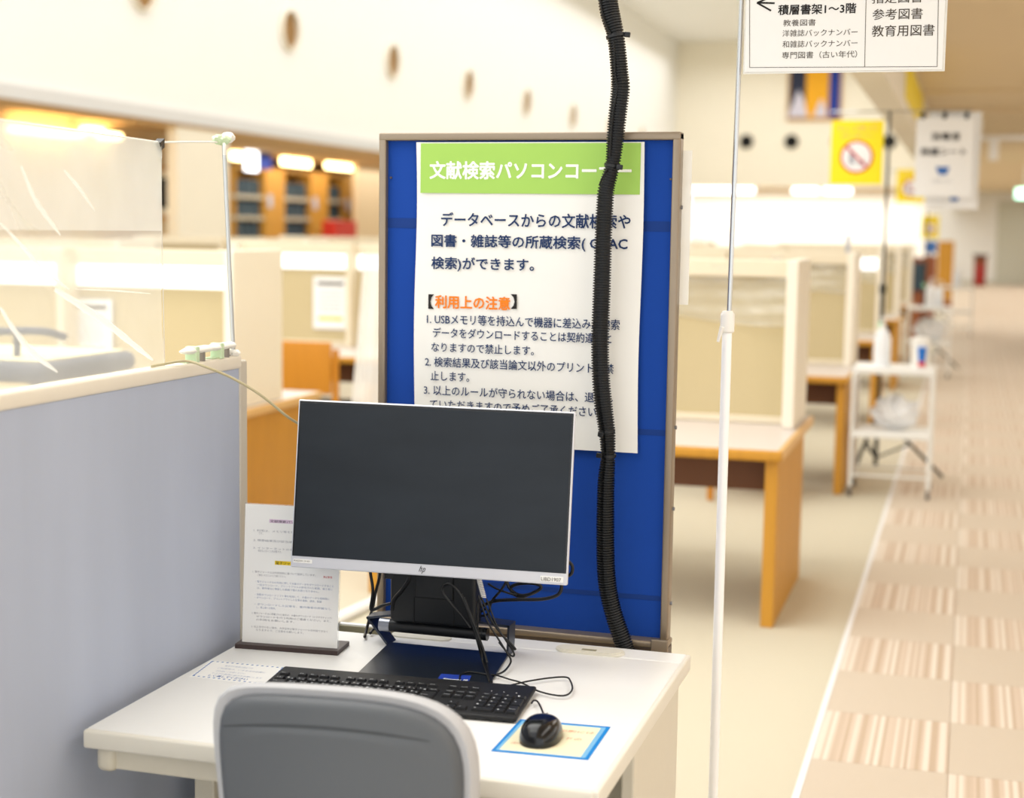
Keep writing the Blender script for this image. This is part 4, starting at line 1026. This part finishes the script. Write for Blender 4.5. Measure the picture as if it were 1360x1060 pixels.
cable(F([(745, 215), (770, 290), (800, 370), (850, 450), (900, 530), (925, 570), (925, 600), (890, 645), (830, 670)], 2.78), .0020, 'thin black cable curling down over the right edge of the base plate')
cable(F([(790, 235), (815, 300), (850, 390), (900, 470), (945, 540), (940, 560), (910, 540), (860, 480)], 2.80), .0018, 'thinnest black cable looping beside the right bracket')
cable(F([(740, 430), (742, 300), (745, 250), (760, 230)], 2.80), .0022, 'short upright black cable right of the stand body')
cable(F([(790, 290), (760, 310), (745, 330), (800, 320), (820, 250), (870, 190), (900, 140), (890, 110)], 2.88), .0026, 'black cable arching up behind the monitor corner')
cable(F([(740, 290), (830, 250), (960, 240), (1100, 238), (1190, 215), (1215, 170), (1205, 120)], 2.88), .0036, 'long thick black cable sweeping right behind the monitor')
cable(F([(900, 120), (925, 180), (980, 215), (1050, 205), (1100, 170), (1060, 150), (980, 150), (930, 170), (945, 210), (1000, 222), (1080, 190)], 2.90), .0034, 'coiled black cable below the monitor at its right side')
cable(F([(800, 150), (850, 180), (920, 205), (960, 215)], 2.88), .0022, 'thin black cable crossing above the coiled one')
cable(F([(1250, 20), (1275, 50), (1272, 90), (1245, 105), (1240, 60), (1255, 30)], 2.86), .0034, 'small black cable loop peeking past the right monitor edge')
b2 = [(640, 690), (645, 665), (690, 648), (780, 660), (850, 668), (920, 690), (990, 710), (1080, 755), (1180, 780), (1245, 778), (1275, 745), (1265, 700), (1240, 678), (1150, 682), (1030, 700), (950, 718), (930, 722)]
cable([(460+x/4.25, 740+y/4.25, None, .707) for x, y in b2], .0017, 'thin black cable looping across the desk behind the keyboard')
cable([(706, 934, None, .71), (709, 930.5, None, .709), (714, 932, None, .706), (719, 941, None, .707), (723, 953, None, .716)], .0017, 'short thin mouse cord arching from under the keyboard')
# white spring sleeve
mb = MB(); p0 = P(636, 768, 1, 2.79); p1 = P(642.5, 793, 1, 2.79); q = []
for k in range(120):
    f = k/119; an = f*11*2*PI; q.append(p0.lerp(p1, f)+Vector((.0042*math.cos(an), .0042*math.sin(an), 0)))
single('spiral_wrap', mb.tube(q, .0013, 6), 'white_plastic', 'white spiral cable wrap hanging under the monitor', 'cable wrap', smooth=True)
# ================================================================== KEYBOARD
kbl = P(378, 884, 2, .716); kbr = P(713, 911, 2, .716); ang = math.atan2(kbr.y-kbl.y, kbr.x-kbl.x); KW = (kbr-kbl).xy.length
KD = .178; KO = Vector((kbl.x, kbl.y, DZ))+Matrix.Rotation(ang, 3, 'Z') @ Vector((0, -KD, 0))
tl_ang = math.radians(1.6)
KM = Matrix.Translation((KO.x, KO.y, DZ+.0015)) @ Matrix.Rotation(ang, 4, 'Z') @ Matrix.Rotation(tl_ang, 4, 'X')
kb = thing('keyboard', 'black full-size computer keyboard lying across the middle of the desk', 'keyboard', mtx=KM)
MB().box(0, KW, 0, KD, 0, .0095, .004, 3).build('case', 'kb_black', kb, smooth=True, local=True)
u = KW/23.2; dep = .0192; zk = .0095; y0 = .016
keymesh = {}
kt = []
def key(x, row, w_=1, h_=1, leg='', yo=0):
    kx = .011+x*u; ky = y0+row*dep+yo; wd = w_*u-.0028; hd_ = h_*dep-.0028
    if row >= 5: hd_ = .0105; ky = y0+5*dep+.010
    k_ = (round(wd, 4), round(hd_, 4))
    if k_ not in keymesh:
        mb = MB(); t_ = .0018; z0, z1 = 0, .0042
        vs = [mb.bm.verts.new(v) for v in ((0, 0, z0), (wd, 0, z0), (wd, hd_, z0), (0, hd_, z0), (t_, t_*.6, z1), (wd-t_, t_*.6, z1), (wd-t_, hd_-t_, z1), (t_, hd_-t_, z1))]
        for f in ((3, 2, 1, 0), (4, 5, 6, 7), (0, 1, 5, 4), (1, 2, 6, 5), (2, 3, 7, 6), (3, 0, 4, 7)): mb.bm.faces.new([vs[i] for i in f])
        o = mb.build('key', 'key_black', kb, local=True); keymesh[k_] = o.data
    else:
        o = bpy.data.objects.new('key', keymesh[k_]); C.objects.link(o); o.parent = kb; MX[o.name] = MX[kb.name]
    o.location = (kx, ky, zk)
    if leg:
        for n_l, s in enumerate(leg.split('|')):
            h2 = .0042 if len(s) < 3 else .0026; w2 = (.0036 if len(s) == 1 else min(wd*.62, .0028*len(s)))
            base = KM @ Vector((kx+.0035+(wd*.48 if n_l else 0), ky+hd_*(.42 if n_l == 0 else .15), zk+.0044))
            kt.append((s, base, KM.to_3x3() @ X, KM.to_3x3() @ Y, w2, h2, .01))
rows = {4: ['半/全'] + list('1234567890') + ['-', '^', '¥'], 3: list('QWERTYUIOP') + ['@', '['], 2: list('ASDFGHJKL') + [';', ':', ']'], 1: list('ZXCVBNM') + [',', '.', '/', '_']}
kana = {4: 'ぬふあうえおやゆよわほへー', 3: 'たていすかんなにらせ゛゜', 2: 'ちとしはきくまのりれけむ', 1: 'つさそひこみもねるめろ'}
for i, s in enumerate(rows[4]): key(i, 4, 1, 1, s+('|'+kana[4][i-1] if i > 0 else ''))
key(14, 4, 1, 1, 'Back')
key(0, 3, 1.5, 1, 'Tab')
for i, s in enumerate(rows[3]): key(1.5+i, 3, 1, 1, s+'|'+kana[3][i])
key(13.5, 2, 1.5, 2, 'Enter')
key(0, 2, 1.75, 1, 'Caps')
for i, s in enumerate(rows[2]): key(1.75+i, 2, 1 if i < 11 else .75, 1, s+'|'+kana[2][i])
key(0, 1, 2.25, 1, 'Shift')
for i, s in enumerate(rows[1]): key(2.25+i, 1, 1, 1, s+'|'+kana[1][i])
key(13.25, 1, 1.75, 1, 'Shift')
for x, w_, s in ((0, 1.25, 'Ctrl'), (1.25, 1, ''), (2.25, 1.25, 'Alt'), (3.5, 1, '無変換'), (4.5, 3, ''), (7.5, 1, '変換'), (8.5, 1, 'かな'), (9.5, 1.2, 'Alt'), (10.7, 1, ''), (11.7, 1.3, ''), (13, 2, 'Ctrl')): key(x, 0, w_, 1, s)
key(0, 5, 1, 1, 'Esc')
for i in range(12): key(1.7+i+(i//4)*.45, 5, .95, 1, 'F%d' % (i+1))
for i, s in enumerate(('PrtSc', 'Scroll', 'Pause')): key(15.4+i, 5, .95, 1, s)
for r_i, names in ((4, ('Insert', 'Home', 'PgUp')), (3, ('Delete', 'End', 'PgDn'))):
    for i, s in enumerate(names): key(15.4+i, r_i, .98, .98, s)
key(16.4, 1, 1, 1, '↑')
for i, s in enumerate('←↓→'): key(15.4+i, 0, 1, 1, s)
for r_i, names in ((4, ('Num', '/', '*', '-')), (3, ('7', '8', '9', '')), (2, ('4', '5', '6', '')), (1, ('1', '2', '3', ''))):
    for i, s in enumerate(names):
        if s: key(18.7+i*.98, r_i, .98, 1, s)
key(18.7+3*.98, 2, .98, 2, '+'); key(18.7+3*.98, 0, .98, 2, 'Enter'); key(18.7, 0, 1.96, 1, '0'); key(18.7+1.96, 0, .98, 1, '.')
tag(letters_joined(kt, 'key_white', kb, 'key_lettering'), kind='stuff')
for i in range(3):
    c = KM @ Vector((.011+(19.2+i*1.1)*u, y0+5*dep+.016, zk+.0003)); MB().cyl(c, c+Z*.0005, .0012, 8).build('indicator', 'key_white', kb)
# ================================================================== MOUSE AND PAD
pq = [P(652, 998, 2, DZ), P(691, 956, 2, DZ), P(811, 966, 2, DZ), P(781, 1010, 2, DZ)]
pd = thing('desk_notice_card', 'cream laminated card with a bright blue border lying under the mouse', 'card', sum(pq, Vector())/4)
MB().prism(pq, (0, 0, .0009)).build('blue_border', 'pad_blue', pd)
def inset(q, f0, f1, g0, g1):
    def bl_(u, v): return q[0]*(1-u)*(1-v)+q[3]*u*(1-v)+q[1]*(1-u)*v+q[2]*u*v
    return [bl_(f0, g0), bl_(f0, g1), bl_(f1, g1), bl_(f1, g0)]
MB().prism([v+Z*.0009 for v in inset(pq, .035, .96, .04, .955)], (0, 0, .0001)).build('light_band', 'pad_lightblue', pd)
MB().prism([v+Z*.001 for v in inset(pq, .07, .91, .055, .93)], (0, 0, .0001)).build('cream_sheet', 'pad_cream', pd)
def bl_(q, u, v): return q[0]*(1-u)*(1-v)+q[3]*u*(1-v)+q[1]*(1-u)*v+q[2]*u*v
its = []
for v, s, u0, u1 in ((.72, 'ご利用の印刷には', .12, .88), (.5, 'コピーカードの', .15, .8)):
    o = bl_(pq, u0, v)+Z*.0013; e = bl_(pq, u1, v)+Z*.0013; its.append((s, o, e-o, Y, (e-o).length, .013, .01))
letters(its, 'ink_palered', pd)
its = [('あります', bl_(pq, .12, .25)+Z*.0013, bl_(pq, .7, .25)-bl_(pq, .12, .25), Y, .08, .009, 0)]
letters(its, 'ink_palered', pd)
mcx = P(718, 982, 2, DZ); ma = .06
ms = thing('computer_mouse', 'glossy black corded mouse resting on the blue-bordered card', 'mouse', (mcx.x, mcx.y, DZ+.0012), ma)
def mouse(u, v):
    th = 2*PI*u; ph = v*PI/2
    L_, W_, H_ = .057, .0345, .037
    c_, s_ = math.cos(th), math.sin(th); n = 2.5
    k = (abs(c_)**n+abs(s_)**n)**(-1/n)
    r = math.cos(ph)**.6 if v < 1 else 0
    x = W_*k*c_*(1-.07*s_*s_)*r; y = L_*k*s_*r
    z = H_*math.sin(ph)**.9*(1-.30*(y/L_)-.0)**.35
    return Vector((x, y+.004, z))
MB().grid(mouse, 48, 20).build('shell', 'black_gloss', ms, smooth=True, local=True)
MB().tube([Vector((0, -.052, .002)), Vector((0, .056, .002))], [.0001, .0001], 4).build('underside', 'black_plastic', ms, local=True)
MB().tube([Vector((-.0035, .038, .026)), Vector((.0035, .038, .026))], .006, 16).build('scroll_wheel', 'black_plastic', ms, smooth=True, local=True)
MB().box(-.0006, .0006, .03, .055, .024, .028).build('button_gap', 'slit_black', ms, local=True)
# ================================================================== SHEET STAND ON DESK
s0 = P(312, 861, 2, DZ); s1 = P(448, 871, 2, DZ); ang = math.atan2(s1.y-s0.y, s1.x-s0.x)
SM = Matrix.Translation((s0.x, s0.y, DZ)) @ Matrix.Rotation(ang, 4, 'Z')
ss = thing('sheet_stand', 'upright acrylic document stand with brown base at the left of the desk', 'document stand', mtx=SM)
LW = (s1-s0).xy.length
MB().prism([(0, 0, 0), (LW, 0, 0), (LW+.0, .078, 0), (.0, .078, 0)], (0, 0, .009)).build('base', 'brown_plastic', ss, local=True)
tm = Matrix.Translation((.008, .016, .009)) @ Matrix.Rotation(-math.radians(4.5), 4, 'X')
pw = LW-.014; ph_ = .282
MB().obox(tm, 0, pw+.002, .0012, .0042, 0, ph_+.002).build('acrylic_sheet', 'acrylic', ss, local=True)
MB().obox(tm, .001, pw, 0, .001, .001, ph_).build('paper_sheet', 'paper', ss, local=True)
TT = SM @ tm; TX = TT.to_3x3() @ X; TZ = TT.to_3x3() @ Z
def sp2(fx, fz, off=-.0006): return TT @ Vector((pw*fx, off, ph_*fz))
MB().obox(tm, pw*.26, pw*.62, -.0003, 0, ph_*.874, ph_*.9).build('highlight', 'ink_pink', ss, local=True)
MB().obox(tm, pw*.33, pw*.62, -.0003, 0, ph_*.575, ph_*.603).build('highlight', 'ink_yellow', ss, local=True)
def sl_(s, fx, fz, fw, hh): return (s, sp2(fx, fz), TX, TZ, pw*fw, hh, 0)
letters([sl_('文献検索パソコン', .27, .876, .34, .0055), sl_('電子ジャーナル', .34, .577, .27, .006)], 'ink_black', ss)
sent = ['利用は、メモリ等を持込んで機器に差込み、', 'です。', '検索結果及び該当論文以外のプリントは', 'インターネットの利用する場合は、', '場合もログインが必要です。']
gl = [sl_('1. '+sent[0], .1, .805, .8, .0048), sl_(sent[1], .15, .785, .05, .0046), sl_('2. '+sent[2], .1, .735, .78, .0048), sl_('3. '+sent[3], .1, .68, .7, .0048), sl_(sent[4], .15, .66, .25, .0046),
      sl_('1. 電子ジャーナルは利用契約に基づいて提供しています。', .1, .508, .66, .0046), sl_('ご確認いただくようご注意ください。', .15, .486, .3, .0044),
      sl_('2. 電子ジャーナルに記載された論文は、大量のダウンロード（システマティック）', .1, .21, .84, .0044), sl_('ダウンロードを行う利用はご遠慮ください。また、', .15, .187, .78, .0044), sl_('の利用をお願いします。', .15, .164, .4, .0044),
      sl_('3. 以上を守らない場合、大学全体が電子ジャーナルを利用できなく', .1, .112, .8, .0044), sl_('なりますので、ご注意をお願いします。', .15, .09, .5, .0044)]
letters(gl, 'ink_gray', ss)
letters([sl_('・電子ジャーナルの利用に際して大量のデータをダウンロードすること', .13, .438, .82, .0046), sl_('一括ダウンロード、プリントアウトが許可された範囲、第三者に', .15, .415, .79, .0044), sl_('は、著作権法に準拠した範囲で個人利用となりません。', .15, .392, .65, .0044),
         sl_('・自動ダウンロードソフト等を利用して、大量のデータを短時間に', .13, .345, .78, .0044), sl_('・ダウンロード、プリントアウトした記事を複製、送信、転載', .13, .322, .7, .0044),
         sl_('・ダウンロードした記事を、著作権者の許諾なし', .13, .275, .8, .0044), sl_('し、第三者への提供。', .15, .252, .2, .0044)], 'ink_palegrayblue', ss)
letters([sl_('禁止事項', .84, .5, .09, .0046)], 'ink_red', ss)
# ================================================================== LAMINATED NOTICE ON DESK
nq = [P(251.5, 899, 2, DZ), P(280, 877.6, 2, DZ), P(380.5, 886.8, 2, DZ), P(355, 911, 2, DZ)]
nt_ = thing('desk_notice', 'white laminated note with a blue patterned border at the left of the desk', 'notice', sum(nq, Vector())/4)
MB().prism(nq, (0, 0, .0008)).build('sheet', 'paper', nt_)
bm_ = MB(); rnd = random.Random(3)
def dash(u, v, du, dv): bm_.prism([bl_(nq, u-du, v-dv)+Z*.0009, bl_(nq, u-du*.4, v+dv)+Z*.0009, bl_(nq, u+du, v+dv)+Z*.0009, bl_(nq, u+du*.4, v-dv)+Z*.0009], (0, 0, .0001))
for k in range(15):
    f = .04+.92*k/14; dash(f, .95, .018, .018); dash(f, .06, .018, .018)
for k in range(8):
    f = .12+.76*k/7; dash(.035, f, .012, .04); dash(.965, f, .012, .04)
bm_.build('patterned_border', 'ink_blue', nt_)
its = []
for v, s, u0, u1 in ((.78, '館内での飲食は禁止です', .25, .62), (.62, 'ご利用後は、いすを元の位置に', .2, .82), (.46, '忘れ物にご注意ください', .22, .6), (.32, 'マスクの着用に協力をお願いします', .2, .85)):
    o = bl_(nq, u0, v-.05)+Z*.0011; e = bl_(nq, u1, v-.05)+Z*.0011; its.append((s, o, e-o, Y, (e-o).length, .0085, 0))
letters(its, 'ink_palegrayblue', nt_)
o = bl_(nq, .2, .12)+Z*.0011; e = bl_(nq, .7, .12)+Z*.0011
letters([('しく消してください', o, e-o, Y, (e-o).length, .012, .01)], 'ink_blue', nt_)
# ================================================================== GREY CHAIR
CYB = 2.0
pT = P(455, 913, 1, CYB)
tlc, trc = P(278, 945, 1, CYB), P(634, 985, 1, CYB)
ccx = (P(289, 1000, 1, CYB).x+P(637, 1060, 1, CYB).x)/2-.025
ctop = pT.z-.005
gc = thing('office_chair', 'grey plastic-backed office chair pushed up to the white desk', 'chair', (ccx, CYB+.12, 0))
cyaw = .05
CM = Matrix.Translation((ccx, CYB, ctop)) @ Matrix.Rotation(cyaw, 4, 'Z') @ Matrix.Rotation(-.015, 4, 'Y') @ Matrix.Rotation(math.radians(-12), 4, 'X')
hw_, hh_, rc = .216, .24, .075
def outline(t, s):
    """rounded rectangle with a gently domed top and slightly narrowing foot; s = inset"""
    a_ = 2*PI*t; n = 6.0 if (a_ < PI/2 or a_ > PI) else 8.0
    c_, s_ = math.cos(a_), math.sin(a_)
    k = (abs(c_)**n+abs(s_)**n)**(-1/n)
    x = k*c_*(hw_-s); z = k*s_*(hh_-s)
    x *= 1-.28*(1-(z/hh_))/2
    x0_ = x; x += .045*(1-z/hh_)/2
    z += (-.010*(x0_/hw_)**2-.022*max(0, x/hw_)**3)*(1 if z > 0 else 0)
    return x, z
def shell_mesh(profile, name, m, mb=None):
    """profile: list of (inset, y); closed at both ends by a cap"""
    mb = MB(); N = 96; rings = []
    for s, y in profile:
        ring = []
        for k in range(N):
            x, z = outline(k/N, s); cv = .05*(x/hw_)**2
            ring.append(mb.bm.verts.new(Vector((x, y+cv*.6+.02*((z-.0)/hh_)**2*.3, z-hh_))))
        rings.append(ring)
    for q, w2 in zip(rings, rings[1:]):
        for k in range(N): mb.bm.faces.new((q[k], q[(k+1) % N], w2[(k+1) % N], w2[k]))
    mb.bm.faces.new(rings[-1])
    return mb, rings
# rear shell: grid face with dished crease
mb, rings = shell_mesh([(.0, .030), (.004, .012), (.010, .004), (.014, .002), (.016, .004), (.018, .004), (.021, .0005), (.026, -.001)][::-1][:0] or [(.014, .026), (.015, .012), (.019, .003), (.024, .0), (.028, -.001)], 'x', 'x')
# remove cap and fill it with concentric rings carrying the crease
cap = mb.bm.faces[-1] if False else None
mb.bm.faces.ensure_lookup_table(); mb.bm.faces.remove(mb.bm.faces[-1])
prev = rings[-1]; N = 96
for kf in range(1, 41):
    f = 1-kf/40*.999; ring = []
    for k in range(N):
        x, z = outline(k/N, .028); x *= f; z = z*f; cv = .05*(x/hw_)**2
        zz = z; d = -.001
        cz_ = hh_-.062-.020*(x/hw_)**2     # crease under the top edge
        g = (zz-cz_); ff = max(0, 1-(abs(x)/(hw_*.80))**6)
        d += 0
        if g < 0: d -= ff*.003*math.exp(g/.03)
        ring.append(mb.bm.verts.new(Vector((x, d+cv*.6+.02*(z/hh_)**2*.3, z-hh_))))
    for k in range(N): mb.bm.faces.new((prev[k], prev[(k+1) % N], ring[(k+1) % N], ring[k]))
    prev = ring
mb.bm.faces.new(prev); mb.bm.transform(CM)
mb.build('back_shell', 'chair_shell', gc, smooth=True)
mb = MB(); L_ = []
for k in range(41):
    x = (-.80+1.5*k/40)*hw_; z = hh_-.056-.018*(x/hw_)**2; cv = .05*(x/hw_)**2; h_ = .0022*math.sin(PI*(.04+.92*k/40))**.5
    y = -.0018+cv*.6+.006*(z/hh_)**2
    L_.append((mb.bm.verts.new(CM @ Vector((x, y, z-hh_-h_))), mb.bm.verts.new(CM @ Vector((x, y, z-hh_+h_)))))
for p, q in zip(L_, L_[1:]): mb.bm.faces.new((p[0], q[0], q[1], p[1]))
mb.build('shell_seam', 'seam_gray', gc)
mb, _r2 = shell_mesh([(.016, .020), (.004, .014), (.0, .02), (-.002, .032), (.0, .054), (.008, .068), (.022, .078), (.05, .086), (.1, .09)], 'x', 'x')
mb.bm.transform(CM); mb.build('back_cushion', 'chair_cushion', gc, smooth=True)
zc_ = .44
MB().box(ccx-.22, ccx+.22, CYB+.06, CYB+.50, zc_-.06, zc_, .025, 4).build('seat', 'chair_cushion', gc, smooth=True)
MB().box(ccx-.2, ccx+.2, CYB+.09, CYB+.47, zc_-.085, zc_-.055, .01).build('seat_pan', 'black_plastic', gc)
MB().tube(smooth_path([(ccx, CYB+.03, .66), (ccx, CYB+.0, .50), (ccx, CYB+.06, .37), (ccx, CYB+.24, .36)], 6), .018, 10).build('back_support', 'black_plastic', gc, smooth=True)
MB().cyl((ccx, CYB+.27, .1), (ccx, CYB+.27, .37), .025, 16).build('gas_column', 'black_plastic', gc, smooth=True)
for k in range(5):
    an = .3+k*2*PI/5; d = Vector((math.cos(an), math.sin(an), 0)); o = Vector((ccx, CYB+.27, 0))
    lg = MB().tube([o+Z*.11, o+d*.26+Z*.075], [.022, .014], 10).build('leg', 'black_plastic', gc, smooth=True)
    MB().tube([o+d*.26+Z*.028-d.cross(Z)*.02, o+d*.26+Z*.028+d.cross(Z)*.02], .028, 16).build('caster', 'black_gloss', lg, smooth=True)
# white floor duct behind the desk
a = P(425, 836, 2, .01); b = P(489, 806, 2, .01)
d = (b-a).normalized(); single('floor_duct', MB().tube([a-d*.8+Z*.01, b+d*1.2+Z*.01], .022, 10), 'pole_white', 'white cable duct lying on the carpet behind the desk', 'cable duct', smooth=True)
